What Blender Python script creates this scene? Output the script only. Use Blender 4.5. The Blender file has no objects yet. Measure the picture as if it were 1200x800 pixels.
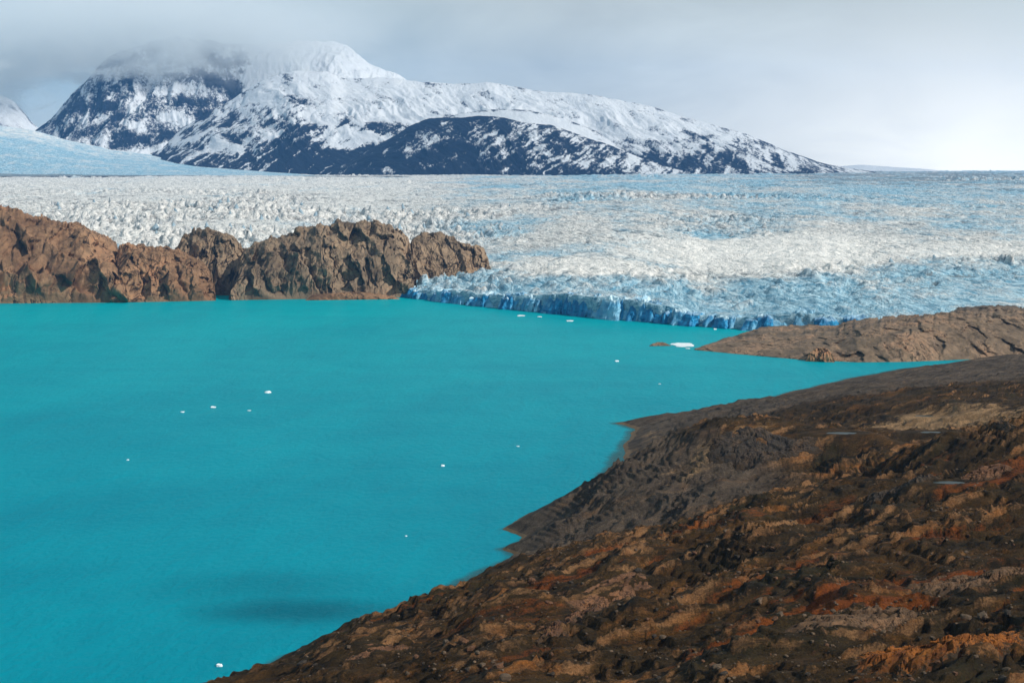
import bpy, math, random
import numpy as np
from mathutils import Vector

random.seed(7)
R = math.radians
sc = bpy.context.scene
C = sc.collection

# ------------------------------------------------------------------ camera
CAM_H = 300.0                      # metres above the lake
FPX = 1200 * 50.0 / 36.0           # focal length in pixels of the 1200 px wide photograph
PITCH = math.atan(200.0 / FPX)
cam_d = bpy.data.cameras.new('camera')
cam_d.lens = 50.0
cam_d.sensor_width = 36.0
cam_d.clip_start = 1.0
cam_d.clip_end = 120000.0
cam = bpy.data.objects.new('camera', cam_d)
C.objects.link(cam)
cam.location = (0, 0, CAM_H)
cam.rotation_euler = (R(90) - PITCH, 0, 0)
sc.camera = cam

# ------------------------------------------------------------------ sky, sun, exposure
SUN_EL, SUN_AZ = R(34), R(117)     # azimuth clockwise from +Y: light comes from the right, a little behind
world = bpy.data.worlds.new('World')
sc.world = world
world.use_nodes = True
sun_d = bpy.data.lights.new('sun', 'SUN')
sun_d.energy = 4.3
sun_d.angle = R(0.5)
sun_d.color = (1.0, 0.95, 0.88)
sun = bpy.data.objects.new('sun', sun_d)
C.objects.link(sun)
sdir = Vector((math.cos(SUN_EL) * math.sin(SUN_AZ), math.cos(SUN_EL) * math.cos(SUN_AZ), math.sin(SUN_EL)))
sun.rotation_euler = sdir.to_track_quat('Z', 'Y').to_euler()
sc.view_settings.view_transform = 'Standard'
sc.view_settings.look = 'None'
sc.view_settings.exposure = 0.0
sc.view_settings.gamma = 1.0
sc.render.engine = 'CYCLES'
sc.cycles.use_denoising = True
sc.cycles.max_bounces = 9
sc.cycles.diffuse_bounces = 2
sc.cycles.glossy_bounces = 2
sc.cycles.volume_bounces = 8
sc.cycles.caustics_reflective = False
sc.cycles.caustics_refractive = False


# ------------------------------------------------------------------ node helpers
class NB:
    def __init__(self, tree):
        self.t = tree
        self.n = tree.nodes
        self.n.clear()

    def new(self, typ, **kw):
        nd = self.n.new(typ)
        for k, v in kw.items():
            setattr(nd, k, v)
        return nd

    def put(self, sock, v):
        if v is None:
            return
        if hasattr(v, 'is_output') or isinstance(v, bpy.types.NodeSocket):
            self.t.links.new(v, sock)
        else:
            try:
                sock.default_value = v
            except Exception:
                sock.default_value = (v[0], v[1], v[2], 1.0)

    def math(self, op, a, b=None, c=None, clamp=False):
        nd = self.new('ShaderNodeMath', operation=op, use_clamp=clamp)
        self.put(nd.inputs[0], a)
        self.put(nd.inputs[1], b)
        self.put(nd.inputs[2], c)
        return nd.outputs[0]

    def vmath(self, op, a, b=None):
        nd = self.new('ShaderNodeVectorMath', operation=op)
        self.put(nd.inputs[0], a)
        self.put(nd.inputs[1], b)
        return nd.outputs[0]

    def noise(self, vec, scale, detail=4, rough=0.55, dist=0.0, out=0, typ='FBM'):
        nd = self.new('ShaderNodeTexNoise')
        nd.noise_dimensions = '3D'
        try:
            nd.noise_type = typ
        except Exception:
            pass
        self.put(nd.inputs['Vector'], vec)
        nd.inputs['Scale'].default_value = scale
        nd.inputs['Detail'].default_value = detail
        nd.inputs['Roughness'].default_value = rough
        nd.inputs['Distortion'].default_value = dist
        return nd.outputs[out]

    def voronoi(self, vec, scale, feature='F1', out=0, rnd=1.0):
        nd = self.new('ShaderNodeTexVoronoi', feature=feature)
        self.put(nd.inputs['Vector'], vec)
        nd.inputs['Scale'].default_value = scale
        nd.inputs['Randomness'].default_value = rnd
        return nd.outputs[out]

    def sstep(self, v, a, b, lo=0.0, hi=1.0):
        nd = self.new('ShaderNodeMapRange', interpolation_type='SMOOTHSTEP')
        self.put(nd.inputs[0], v)
        self.put(nd.inputs[1], a)
        self.put(nd.inputs[2], b)
        self.put(nd.inputs[3], lo)
        self.put(nd.inputs[4], hi)
        return nd.outputs[0]

    def mix(self, f, a, b, blend='MIX'):
        nd = self.new('ShaderNodeMix', data_type='RGBA', blend_type=blend)
        self.put(nd.inputs[0], f)
        self.put(nd.inputs[6], a)
        self.put(nd.inputs[7], b)
        return nd.outputs[2]

    def attr(self, name):
        return self.new('ShaderNodeAttribute', attribute_name=name).outputs['Fac']

    def coord(self, scale=(1, 1, 1), rot=(0, 0, 0), obj=True):
        tc = self.new('ShaderNodeTexCoord')
        mp = self.new('ShaderNodeMapping')
        mp.inputs['Rotation'].default_value = rot
        self.t.links.new(tc.outputs['Object'], mp.inputs['Vector'])
        return self.vmath('MULTIPLY', mp.outputs[0], tuple(scale))

    def bump(self, height, dist, strength=1.0, normal=None):
        nd = self.new('ShaderNodeBump')
        nd.inputs['Distance'].default_value = dist
        nd.inputs['Strength'].default_value = strength
        self.put(nd.inputs['Height'], height)
        self.put(nd.inputs['Normal'], normal)
        return nd.outputs[0]

    def surface(self, col, rough=0.85, spec=0.3, normal=None, **kw):
        p = self.new('ShaderNodeBsdfPrincipled')
        self.put(p.inputs['Base Color'], col)
        self.put(p.inputs['Roughness'], rough)
        self.put(p.inputs['Specular IOR Level'], spec)
        self.put(p.inputs['Normal'], normal)
        for k, v in kw.items():
            self.put(p.inputs[k], v)
        o = self.new('ShaderNodeOutputMaterial')
        self.t.links.new(p.outputs[0], o.inputs[0])
        return p


def material(name):
    m = bpy.data.materials.new(name)
    m.use_nodes = True
    return m, NB(m.node_tree)


def build_world():
    b = NB(world.node_tree)
    tc = b.new('ShaderNodeTexCoord')
    d = tc.outputs['Generated']
    sep = b.new('ShaderNodeSeparateXYZ')
    b.put(sep.inputs[0], d)
    x, y, z = sep.outputs
    sky = b.new('ShaderNodeTexSky', sky_type='NISHITA')
    sky.sun_disc = False
    sky.sun_elevation = SUN_EL
    sky.sun_rotation = SUN_AZ
    sky.air_density = 1.0
    sky.dust_density = 1.0
    # overcast: layers of stratus, flattened towards the horizon
    zz = b.math('ADD', b.math('ABSOLUTE', z), 0.05)
    comb = b.new('ShaderNodeCombineXYZ')
    b.put(comb.inputs[0], b.math('DIVIDE', x, zz))
    b.put(comb.inputs[1], b.math('DIVIDE', y, zz))
    comb.inputs[2].default_value = 3.7
    n1 = b.noise(comb.outputs[0], 0.30, 5, 0.5, 0.4)
    stretched = b.vmath('MULTIPLY', d, (6.0, 6.0, 16.0))
    n2 = b.noise(stretched, 1.0, 5, 0.55, 0.6)
    az = b.math('ARCTAN2', x, y)
    # grey cloud, bluer towards the left, lilac grey ahead
    side = b.sstep(b.math('ADD', az, b.math('MULTIPLY', b.math('SUBTRACT', n2, 0.5), 0.25)), -0.42, 0.05)
    cloud = b.mix(side, (0.345, 0.510, 0.555), (0.645, 0.700, 0.660))
    tone = b.math('ADD', 0.60, b.math('ADD', b.math('MULTIPLY', n1, 0.20), b.math('MULTIPLY', n2, 0.62)))
    cloud = b.mix(1.0, cloud, tone, 'MULTIPLY')
    # bright break in the overcast low over the ice field, to the right
    el = b.math('ADD', z, b.math('MULTIPLY', b.math('SUBTRACT', n2, 0.5), 0.05))
    low = b.sstep(el, 0.135, 0.0)
    right = b.sstep(b.math('ADD', az, b.math('MULTIPLY', b.math('SUBTRACT', n2, 0.5), 0.22)), 0.02, 0.32)
    far = b.sstep(az, 1.6, 0.8)
    glow = b.math('MULTIPLY', low, b.math('MULTIPLY', right, far))
    cloud = b.mix(glow, cloud, (1.55, 1.50, 1.32))
    veil = b.sstep(z, 0.075, 0.0)
    cloud = b.mix(b.math('MULTIPLY', b.math('MULTIPLY', veil, 0.5), b.math('SUBTRACT', 1.0, glow)), cloud, (0.98, 0.93, 0.80))
    cloud = b.mix(b.sstep(z, 0.10, 0.55, 0.0, 0.45), cloud, (0.16, 0.19, 0.22))
    bright = b.mix(1.0, cloud, (10.0, 10.0, 10.0), 'MULTIPLY')
    cover = b.math('SUBTRACT', 1.0, b.sstep(n1, 0.25, 0.10, 0.0, 0.35))
    col = b.mix(cover, sky.outputs[0], bright)
    bg = b.new('ShaderNodeBackground')
    bg.inputs['Strength'].default_value = 0.1
    b.put(bg.inputs['Color'], col)
    o = b.new('ShaderNodeOutputWorld')
    world.node_tree.links.new(bg.outputs[0], o.inputs[0])


build_world()


# ------------------------------------------------------------------ numpy noise
def _h(a):
    a = a.astype(np.uint32)
    a ^= a >> np.uint32(16)
    a *= np.uint32(0x7feb352d)
    a ^= a >> np.uint32(15)
    a *= np.uint32(0x846ca68b)
    a ^= a >> np.uint32(16)
    return a


_A = np.arange(16) * (2 * np.pi / 16) + 0.1
_G2 = np.stack([np.cos(_A), np.sin(_A)], -1).astype(np.float32)
_G3 = np.random.RandomState(5).normal(size=(32, 3))
_G3 = (_G3 / np.linalg.norm(_G3, axis=1, keepdims=True)).astype(np.float32)


def _fade(t):
    return t * t * t * (t * (t * 6 - 15) + 10)


def perlin(x, y, seed=0):
    x0 = np.floor(x)
    y0 = np.floor(y)
    fx = (x - x0).astype(np.float32)
    fy = (y - y0).astype(np.float32)
    ix = x0.astype(np.int64).astype(np.uint32)
    iy = y0.astype(np.int64).astype(np.uint32)
    s = np.uint32((seed * 2654435761) & 0xffffffff)
    out = []
    for dx in (0, 1):
        hx = _h(ix + np.uint32(dx) + s)
        for dy in (0, 1):
            g = _G2[_h(hx + (iy + np.uint32(dy)) * np.uint32(374761393)) & np.uint32(15)]
            out.append(g[..., 0] * (fx - dx) + g[..., 1] * (fy - dy))
    u, v = _fade(fx), _fade(fy)
    a = out[0] + (out[1] - out[0]) * v
    b = out[2] + (out[3] - out[2]) * v
    return (a + (b - a) * u) * 1.5


def perlin3(x, y, z, seed=0):
    x0, y0, z0 = np.floor(x), np.floor(y), np.floor(z)
    f = [(a - b).astype(np.float32) for a, b in ((x, x0), (y, y0), (z, z0))]
    i = [a.astype(np.int64).astype(np.uint32) for a in (x0, y0, z0)]
    s = np.uint32((seed * 2654435761) & 0xffffffff)
    u, v, w = (_fade(a) for a in f)
    tot = 0
    for dx in (0, 1):
        hx = _h(i[0] + np.uint32(dx) + s)
        for dy in (0, 1):
            hy = _h(hx + (i[1] + np.uint32(dy)) * np.uint32(374761393))
            for dz in (0, 1):
                g = _G3[_h(hy + (i[2] + np.uint32(dz)) * np.uint32(668265263)) & np.uint32(31)]
                d = g[..., 0] * (f[0] - dx) + g[..., 1] * (f[1] - dy) + g[..., 2] * (f[2] - dz)
                tot = tot + d * (u if dx else 1 - u) * (v if dy else 1 - v) * (w if dz else 1 - w)
    return tot * 1.5


def fbm(x, y, oct=5, seed=0, gain=0.5, lac=2.03):
    a, s, n = 1.0, 0.0, 0.0
    for k in range(oct):
        s = s + a * perlin(x, y, seed + k * 17)
        n += a
        a *= gain
        x, y = x * lac + 13.7, y * lac - 7.1
    return s / n


def ridged(x, y, oct=5, seed=0, gain=0.5, lac=2.07):
    a, s, n = 1.0, 0.0, 0.0
    for k in range(oct):
        s = s + a * (1 - np.abs(perlin(x, y, seed + k * 17)) * 1.6)
        n += a
        a *= gain
        x, y = x * lac + 3.1, y * lac + 9.4
    return s / n


def fbm3(x, y, z, oct=4, seed=0, gain=0.5):
    a, s, n = 1.0, 0.0, 0.0
    for k in range(oct):
        s = s + a * perlin3(x, y, z, seed + k * 17)
        n += a
        a *= gain
        x, y, z = x * 2.03 + 1.3, y * 2.03 - 4.1, z * 2.03 + 2.7
    return s / n


def ridged3(x, y, z, oct=4, seed=0, gain=0.5):
    a, s, n = 1.0, 0.0, 0.0
    for k in range(oct):
        s = s + a * (1 - np.abs(perlin3(x, y, z, seed + k * 17)) * 1.6)
        n += a
        a *= gain
        x, y, z = x * 2.03 + 1.3, y * 2.03 - 4.1, z * 2.03 + 2.7
    return s / n


def ss(v, a, b):
    t = np.clip((v - a) / (b - a), 0, 1)
    return t * t * (3 - 2 * t)


def voronoi2(x, y, seed=0):
    """distance to the border between cells, and a random value for each cell"""
    x0, y0 = np.floor(x), np.floor(y)
    d1 = np.full(x.shape, 9.0)
    d2 = np.full(x.shape, 9.0)
    cid = np.zeros(x.shape)
    for dx in (-1, 0, 1):
        for dy in (-1, 0, 1):
            cx, cy = x0 + dx, y0 + dy
            h = _h(_h(cx.astype(np.int64).astype(np.uint32) + np.uint32(seed * 7919 + 1)) + cy.astype(np.int64).astype(np.uint32) * np.uint32(374761393))
            rx = (h & np.uint32(1023)).astype(np.float32) / 1023
            ry = ((h >> np.uint32(10)) & np.uint32(1023)).astype(np.float32) / 1023
            rc = ((h >> np.uint32(20)) & np.uint32(1023)).astype(np.float32) / 1023
            d = np.hypot(cx + rx - x, cy + ry - y)
            near = d < d1
            d2 = np.where(near, d1, np.minimum(d2, d))
            cid = np.where(near, rc, cid)
            d1 = np.where(near, d, d1)
    return d2 - d1, cid


def voronoi3(x, y, z, seed=0):
    """distance to the border between cells, a random value and a tilted facet for each cell, in 3-D"""
    x0, y0, z0 = np.floor(x), np.floor(y), np.floor(z)
    d1 = np.full(x.shape, 9.0)
    d2 = np.full(x.shape, 9.0)
    cid = np.zeros(x.shape)
    fac = np.zeros(x.shape)
    I = lambda a: a.astype(np.int64).astype(np.uint32)
    for dx in (-1, 0, 1):
        hx = _h(I(x0 + dx) + np.uint32(seed * 7919 + 1))
        for dy in (-1, 0, 1):
            hy = _h(hx + I(y0 + dy) * np.uint32(374761393))
            for dz in (-1, 0, 1):
                h = _h(hy + I(z0 + dz) * np.uint32(668265263))
                rx = (h & np.uint32(255)).astype(np.float32) / 255
                ry = ((h >> np.uint32(8)) & np.uint32(255)).astype(np.float32) / 255
                rz = ((h >> np.uint32(16)) & np.uint32(255)).astype(np.float32) / 255
                rc = ((h >> np.uint32(24)) & np.uint32(255)).astype(np.float32) / 255
                d = np.sqrt((x0 + dx + rx - x) ** 2 + (y0 + dy + ry - y) ** 2 + (z0 + dz + rz - z) ** 2)
                near = d < d1
                d2 = np.where(near, d1, np.minimum(d2, d))
                cid = np.where(near, rc, cid)
                g = _G3[(h >> np.uint32(11)) & np.uint32(31)]
                fac = np.where(near, g[..., 0] * (x - x0 - dx - rx) + g[..., 1] * (y - y0 - dy - ry) + g[..., 2] * (z - z0 - dz - rz), fac)
                d1 = np.where(near, d, d1)
    return d2 - d1, cid, fac


# ------------------------------------------------------------------ photograph pixel -> direction from the camera
def ray(px, py):
    a, b = (px - 600.0) / FPX, (400.0 - py) / FPX
    x = a
    y = math.cos(PITCH) + b * math.sin(PITCH)
    z = -math.sin(PITCH) + b * math.cos(PITCH)
    return math.atan2(x, y), z / math.hypot(x, y)       # azimuth, tangent of the elevation


def on_water(px, py, z=0.0):
    th, e = ray(px, py)
    r = (z - CAM_H) / e
    return r * math.sin(th), r * math.cos(th)


def at_range(px, py, r):
    th, e = ray(px, py)
    return r * math.sin(th), r * math.cos(th), CAM_H + e * r


# ------------------------------------------------------------------ objects
def tag(o, label=None, cat=None, group=None, kind=None):
    if label:
        o['label'] = label
    if cat:
        o['category'] = cat
    if group:
        o['group'] = group
    if kind:
        o['kind'] = kind
    return o


def link(name, me, mat=None, parent=None, loc=None):
    o = bpy.data.objects.new(name, me)
    C.objects.link(o)
    if mat is not None and len(me.materials) == 0:
        me.materials.append(mat)
    if parent is not None:
        o.parent = parent
    if loc is not None:
        o.location = loc
    return o


def mesh_from(name, V, F, attrs=None, smooth=True):
    me = bpy.data.meshes.new(name)
    V = np.asarray(V, np.float32).reshape(-1, 3)
    F = np.asarray(F, np.int32)
    k = F.shape[1]
    me.vertices.add(len(V))
    me.vertices.foreach_set('co', V.ravel())
    me.loops.add(F.size)
    me.loops.foreach_set('vertex_index', F.ravel())
    me.polygons.add(len(F))
    me.polygons.foreach_set('loop_start', np.arange(0, F.size, k, dtype=np.int32))
    me.polygons.foreach_set('loop_total', np.full(len(F), k, np.int32))
    me.polygons.foreach_set('use_smooth', np.full(len(F), smooth, bool))
    for n, a in (attrs or {}).items():
        at = me.attributes.new(n, 'FLOAT', 'POINT')
        at.data.foreach_set('value', np.asarray(a, np.float32).ravel())
    me.update(calc_edges=True)
    me.validate()
    return me


def grid_faces(nr, nc, wrap=False, flip=False):
    i = np.arange(nr * nc, dtype=np.int32).reshape(nr, nc)
    if wrap:
        i = np.concatenate([i, i[:, :1]], 1)
    a, b, c, d = i[:-1, :-1], i[:-1, 1:], i[1:, 1:], i[1:, :-1]
    F = np.stack([a, b, c, d] if not flip else [d, c, b, a], -1).reshape(-1, 4)
    return F


def grid_mesh(name, P, attrs=None, smooth=True, flip=False):
    nr, nc = P.shape[:2]
    return mesh_from(name, P, grid_faces(nr, nc, flip=flip), attrs, smooth)


# ------------------------------------------------------------------ materials
def mat_water():
    m, b = material('lake_water')
    co = b.coord()
    n = b.noise(b.coord((1, 0.45, 1)), 0.02, 5, 0.6, 0.6)
    n2 = b.noise(b.coord((1, 0.35, 1), (0, 0, 0.3)), 0.0035, 4, 0.5, 0.8)
    n5 = b.noise(b.coord((0.35, 1.0, 1), (0, 0, 0.12)), 0.009, 5, 0.6, 0.6)
    t = b.sstep(b.math('ADD', b.math('MULTIPLY', n, 0.40), b.math('ADD', b.math('MULTIPLY', n2, 0.7), b.math('MULTIPLY', n5, 0.5))), 0.50, 1.10)
    sep = b.new('ShaderNodeSeparateXYZ')
    b.put(sep.inputs[0], co)
    # rock flour is thickest towards the ice
    milk = b.sstep(sep.outputs[1], 900.0, 3200.0)
    deep = b.mix(t, (0.000, 0.208, 0.290), (0.000, 0.268, 0.350))
    pale = b.mix(t, (0.000, 0.285, 0.345), (0.000, 0.355, 0.400))
    col = b.mix(milk, deep, pale)
    # long dark patch in the water colour, and a fainter one beside it
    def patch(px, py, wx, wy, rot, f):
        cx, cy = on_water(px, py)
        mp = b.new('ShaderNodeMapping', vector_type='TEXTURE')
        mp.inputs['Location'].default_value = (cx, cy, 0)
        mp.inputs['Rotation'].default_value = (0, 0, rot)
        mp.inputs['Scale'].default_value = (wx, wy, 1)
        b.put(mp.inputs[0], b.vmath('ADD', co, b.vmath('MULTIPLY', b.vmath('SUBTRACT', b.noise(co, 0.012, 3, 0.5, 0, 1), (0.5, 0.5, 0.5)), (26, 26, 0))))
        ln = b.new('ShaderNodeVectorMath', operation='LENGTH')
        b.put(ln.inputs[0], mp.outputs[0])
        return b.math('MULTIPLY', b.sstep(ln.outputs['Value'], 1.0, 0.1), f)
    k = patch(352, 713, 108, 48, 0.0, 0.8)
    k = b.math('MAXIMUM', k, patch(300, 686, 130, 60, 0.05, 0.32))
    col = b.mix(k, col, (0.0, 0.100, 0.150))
    w = b.noise(b.coord((1, 0.6, 1)), 0.16, 4, 0.6, 0.3)
    w2 = b.noise(b.coord((1, 0.4, 1), (0, 0, 0.2)), 0.03, 3, 0.5, 0.3)
    nm = b.bump(b.math('ADD', w, b.math('MULTIPLY', w2, 2.0)), 1.1, 0.9)
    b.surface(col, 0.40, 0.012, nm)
    return m


def mat_ice():
    m, b = material('glacier_ice')
    co = b.coord()
    blue, dirt, pale = b.attr('blue'), b.attr('dirt'), b.attr('pale')
    # crevassed crust: long thin blades of ice, clean and grimy by turns
    warp = b.vmath('MULTIPLY', b.vmath('SUBTRACT', b.noise(co, 0.006, 3, 0.5, 0, 1), (0.5, 0.5, 0.5)), (160, 160, 40))
    cw = b.vmath('ADD', co, warp)
    def mp(sx, sy, sz, rz):
        nd = b.new('ShaderNodeMapping')
        nd.inputs['Rotation'].default_value = (0, 0, rz)
        b.put(nd.inputs[0], cw)
        return b.vmath('MULTIPLY', nd.outputs[0], (sx, sy, sz))
    n = b.noise(mp(1, 0.16, 1.2, -0.30), 0.105, 5, 0.68, 0.3)
    n2 = b.noise(mp(1, 0.25, 1, -0.2), 0.014, 5, 0.66, 0.4)
    n3 = b.noise(mp(1, 0.20, 1, 0.35), 0.17, 4, 0.7, 0.2)
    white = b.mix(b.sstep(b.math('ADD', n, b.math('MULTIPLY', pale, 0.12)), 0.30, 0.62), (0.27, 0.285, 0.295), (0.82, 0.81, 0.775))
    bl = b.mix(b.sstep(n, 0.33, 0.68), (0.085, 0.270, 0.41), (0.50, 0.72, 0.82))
    white = b.mix(b.math('MULTIPLY', pale, b.sstep(n, 0.36, 0.60)), white, (0.92, 0.90, 0.86))  # pale carries the painted sun patches of the main glacier
    f = b.sstep(b.math('ADD', blue, b.math('ADD', b.math('MULTIPLY', b.math('SUBTRACT', n2, 0.5), 1.5), b.math('MULTIPLY', b.math('SUBTRACT', n3, 0.5), 0.9))), 0.15, 0.95)
    col = b.mix(f, white, bl)
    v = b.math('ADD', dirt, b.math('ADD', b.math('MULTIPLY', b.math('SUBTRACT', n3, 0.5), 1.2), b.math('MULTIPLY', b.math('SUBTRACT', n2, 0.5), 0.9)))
    col = b.mix(b.math('MULTIPLY', b.sstep(v, 0.42, 0.80), 0.72), col, (0.155, 0.150, 0.150))  # grime, plus cloud shadow painted into the main glacier
    nm = b.bump(b.math('ADD', n, b.math('MULTIPLY', n3, 0.7)), 9.0, 0.9)
    b.surface(col, 0.6, 0.2, nm)
    return m


def mat_blue_ice():
    m, b = material('blue_ice')
    co = b.coord()
    n = b.noise(b.coord((1, 1, 0.35)), 0.06, 5, 0.6, 0.4)
    n2 = b.noise(co, 0.025, 3, 0.5)
    t = b.attr('top')
    oi = b.new('ShaderNodeObjectInfo').outputs['Random']
    col = b.mix(b.sstep(n, 0.25, 0.75), (0.004, 0.095, 0.245), (0.022, 0.310, 0.58))
    col = b.mix(b.math('MULTIPLY', b.sstep(b.math('ADD', n2, b.math('MULTIPLY', oi, 0.5)), 0.68, 1.05), 0.6), col, (0.36, 0.66, 0.80))
    col = b.mix(b.sstep(b.math('ADD', t, b.math('MULTIPLY', n, 0.3)), 0.95, 1.2), col, (0.60, 0.76, 0.83))
    nm = b.bump(b.noise(b.coord((1, 1, 0.5)), 0.18, 4, 0.7), 2.5, 0.8)
    b.surface(col, 0.45, 0.3, nm)
    return m


def mat_floe():
    m, b = material('floating_ice')
    n = b.noise(b.coord(), 0.6, 4, 0.6)
    col = b.mix(n, (0.66, 0.80, 0.86), (0.93, 0.95, 0.96))
    b.surface(col, 0.5, 0.3, b.bump(n, 0.4, 0.6))
    return m


def mat_mountain(name, rock_a, rock_b):
    m, b = material(name)
    sn = b.attr('snow')
    n = b.noise(b.coord((1, 0.6, 0.8)), 0.040, 7, 0.76, 0.4)
    n2 = b.noise(b.coord((1.6, 0.4, 0.5), (0, 0.5, 0)), 0.007, 6, 0.68, 0.2)
    v = b.math('ADD', sn, b.math('ADD', b.math('MULTIPLY', b.math('SUBTRACT', n, 0.5), 1.5), b.math('MULTIPLY', b.math('SUBTRACT', n2, 0.5), 0.85)))
    f = b.sstep(v, 0.32, 0.68)
    rock = b.mix(n, rock_a, rock_b)
    snow = b.mix(n2, (0.58, 0.63, 0.69), (0.80, 0.815, 0.83))
    col = b.mix(f, rock, snow)
    nm = b.bump(b.math('ADD', n, n2), 26.0, 0.8)
    b.surface(col, 0.8, 0.1, nm)
    return m


def mat_rock(name, cols, scale=0.03, crack=0.04, wet=0.0, bumpd=2.0):
    """weathered bedrock: cols = dark, mid, light, rust"""
    m, b = material(name)
    co = b.coord()
    n1 = b.noise(co, scale * 0.35, 4, 0.6, 0.5)
    n2 = b.noise(b.coord((1, 1, 1.7), (0.35, 0.2, 0.4)), scale, 6, 0.68, 0.5)
    n3 = b.noise(co, scale * 6, 5, 0.75, 0.2)
    streak = b.noise(b.coord((1.3, 1.3, 0.16), (0.1, 0.25, 0.0)), scale * 1.6, 4, 0.6, 0.8)
    col = b.mix(b.sstep(n2, 0.30, 0.70), cols[0], cols[1])
    col = b.mix(b.sstep(b.math('ADD', n1, b.math('MULTIPLY', n3, 0.35)), 0.58, 0.86), col, cols[2])
    col = b.mix(b.math('MULTIPLY', b.sstep(n1, 0.44, 0.72), b.sstep(n3, 0.30, 0.62)), col, cols[3])
    col = b.mix(b.math('MULTIPLY', b.sstep(streak, 0.56, 0.70), 0.62), col, (cols[0][0] * 0.5, cols[0][1] * 0.5, cols[0][2] * 0.5))
    def line(rot, sc_, k, w):
        q = b.noise(b.coord((1, 1, 0.45), rot), sc_, 5, 0.6, 0.9)
        return b.sstep(b.math('ABSOLUTE', b.math('SUBTRACT', q, k)), 0.0, w)
    cr = b.math('MULTIPLY', line((0.3, 0.1, 0.5), crack, 0.5, 0.018), line((0.9, 0.5, 0.1), crack * 1.7, 0.47, 0.016))
    cr = b.math('MAXIMUM', cr, b.sstep(n1, 0.56, 0.42))
    col = b.mix(b.math('SUBTRACT', 1.0, cr), col, (cols[0][0] * 0.5, cols[0][1] * 0.5, cols[0][2] * 0.5))
    soil = b.sstep(b.math('ADD', b.attr('rim'), b.math('ADD', b.math('MULTIPLY', b.math('SUBTRACT', n2, 0.5), 1.3), b.math('MULTIPLY', b.math('SUBTRACT', n3, 0.5), 0.7))), 0.55, 0.8)
    col = b.mix(soil, col, b.mix(n3, (0.010, 0.008, 0.004), (0.060, 0.034, 0.014)))
    h = b.math('ADD', b.math('MULTIPLY', n2, 1.0), b.math('ADD', b.math('MULTIPLY', n3, 0.35), b.math('MULTIPLY', cr, 0.22)))
    b.surface(col, 0.85, 0.25, b.bump(h, bumpd, 0.9))
    return m


def mat_ground():
    m, b = material('hillside_ground')
    co = b.coord()
    slate, gold, rust, shelf, slope = (b.attr(a) for a in ('slate', 'gold', 'rust', 'shelf', 'bare'))
    n1 = b.noise(co, 0.012, 5, 0.6, 0.6)
    n2 = b.noise(b.coord((0.35, 1.25, 1.5), (0.1, 0.1, -0.526)), 0.075, 9, 0.74, 0.6)
    n3 = b.noise(co, 0.45, 6, 0.78, 0.2)
    n4 = b.noise(b.coord((0.40, 1.45, 1.3), (0.0, 0, -0.526)), 0.030, 9, 0.72, 0.9)
    # heath and dirt
    dirt = b.mix(b.sstep(n2, 0.30, 0.70), (0.007, 0.0055, 0.0022), (0.058, 0.034, 0.012))
    dirt = b.mix(b.sstep(n4, 0.46, 0.72), dirt, (0.105, 0.046, 0.009))
    dirt = b.mix(b.math('MULTIPLY', b.sstep(n1, 0.50, 0.66), b.sstep(n3, 0.36, 0.64)), dirt, (0.024, 0.021, 0.007))
    # bedrock showing through
    rock = b.mix(b.sstep(n2, 0.28, 0.72), (0.060, 0.031, 0.014), (0.300, 0.158, 0.070))
    rock = b.mix(b.sstep(n4, 0.50, 0.74), rock, (0.26, 0.090, 0.016))
    bare = b.sstep(b.math('ADD', slope, b.math('ADD', b.math('MULTIPLY', b.math('SUBTRACT', n4, 0.5), 1.3), b.math('MULTIPLY', b.math('SUBTRACT', n3, 0.5), 0.35))), 0.42, 0.72)
    col = b.mix(bare, dirt, rock)
    # rust red lichen and iron stain
    rf = b.sstep(b.math('ADD', rust, b.math('ADD', b.math('MULTIPLY', b.math('SUBTRACT', n2, 0.5), 1.3), b.math('MULTIPLY', b.math('SUBTRACT', n3, 0.5), 0.5))), 0.55, 0.9)
    rcol = b.mix(n1, (0.130, 0.022, 0.006), (0.240, 0.070, 0.008))
    col = b.mix(b.math('MULTIPLY', rf, 0.85), col, rcol)
    # grey violet scree on the flank above the water
    sl = b.mix(b.sstep(n2, 0.25, 0.75), (0.024, 0.018, 0.013), (0.125, 0.093, 0.066))
    sl = b.mix(b.sstep(n4, 0.55, 0.75), sl, (0.150, 0.085, 0.042))
    col = b.mix(b.sstep(b.math('ADD', slate, b.math('MULTIPLY', b.math('SUBTRACT', n4, 0.5), 0.7)), 0.35, 0.7), col, sl)
    gl = b.mix(b.sstep(n2, 0.28, 0.72), (0.115, 0.070, 0.034), (0.33, 0.205, 0.105))
    col = b.mix(b.sstep(b.math('ADD', gold, b.math('ADD', b.math('MULTIPLY', b.math('SUBTRACT', n2, 0.5), 0.9), b.math('MULTIPLY', b.math('SUBTRACT', n4, 0.5), 0.6))), 0.42, 0.72), col, gl)
    # pale bathtub ring along the waterline
    col = b.mix(b.math('MULTIPLY', b.sstep(b.math('ADD', shelf, b.math('MULTIPLY', b.math('SUBTRACT', n2, 0.5), 0.8)), 0.5, 0.8), 0.8), col, (0.17, 0.115, 0.065))
    grain = b.noise(b.coord((1, 1, 1.5)), 0.95, 6, 0.8, 0.1)
    col = b.mix(1.0, col, b.sstep(grain, 0.30, 0.70, 0.45, 1.60), 'MULTIPLY')
    h = b.math('ADD', b.math('MULTIPLY', n2, 2.2), b.math('ADD', b.math('MULTIPLY', n3, 0.9), b.math('MULTIPLY', grain, 0.5)))
    b.surface(col, 0.9, 0.15, b.bump(h, 1.5, 1.0))
    return m


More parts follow.
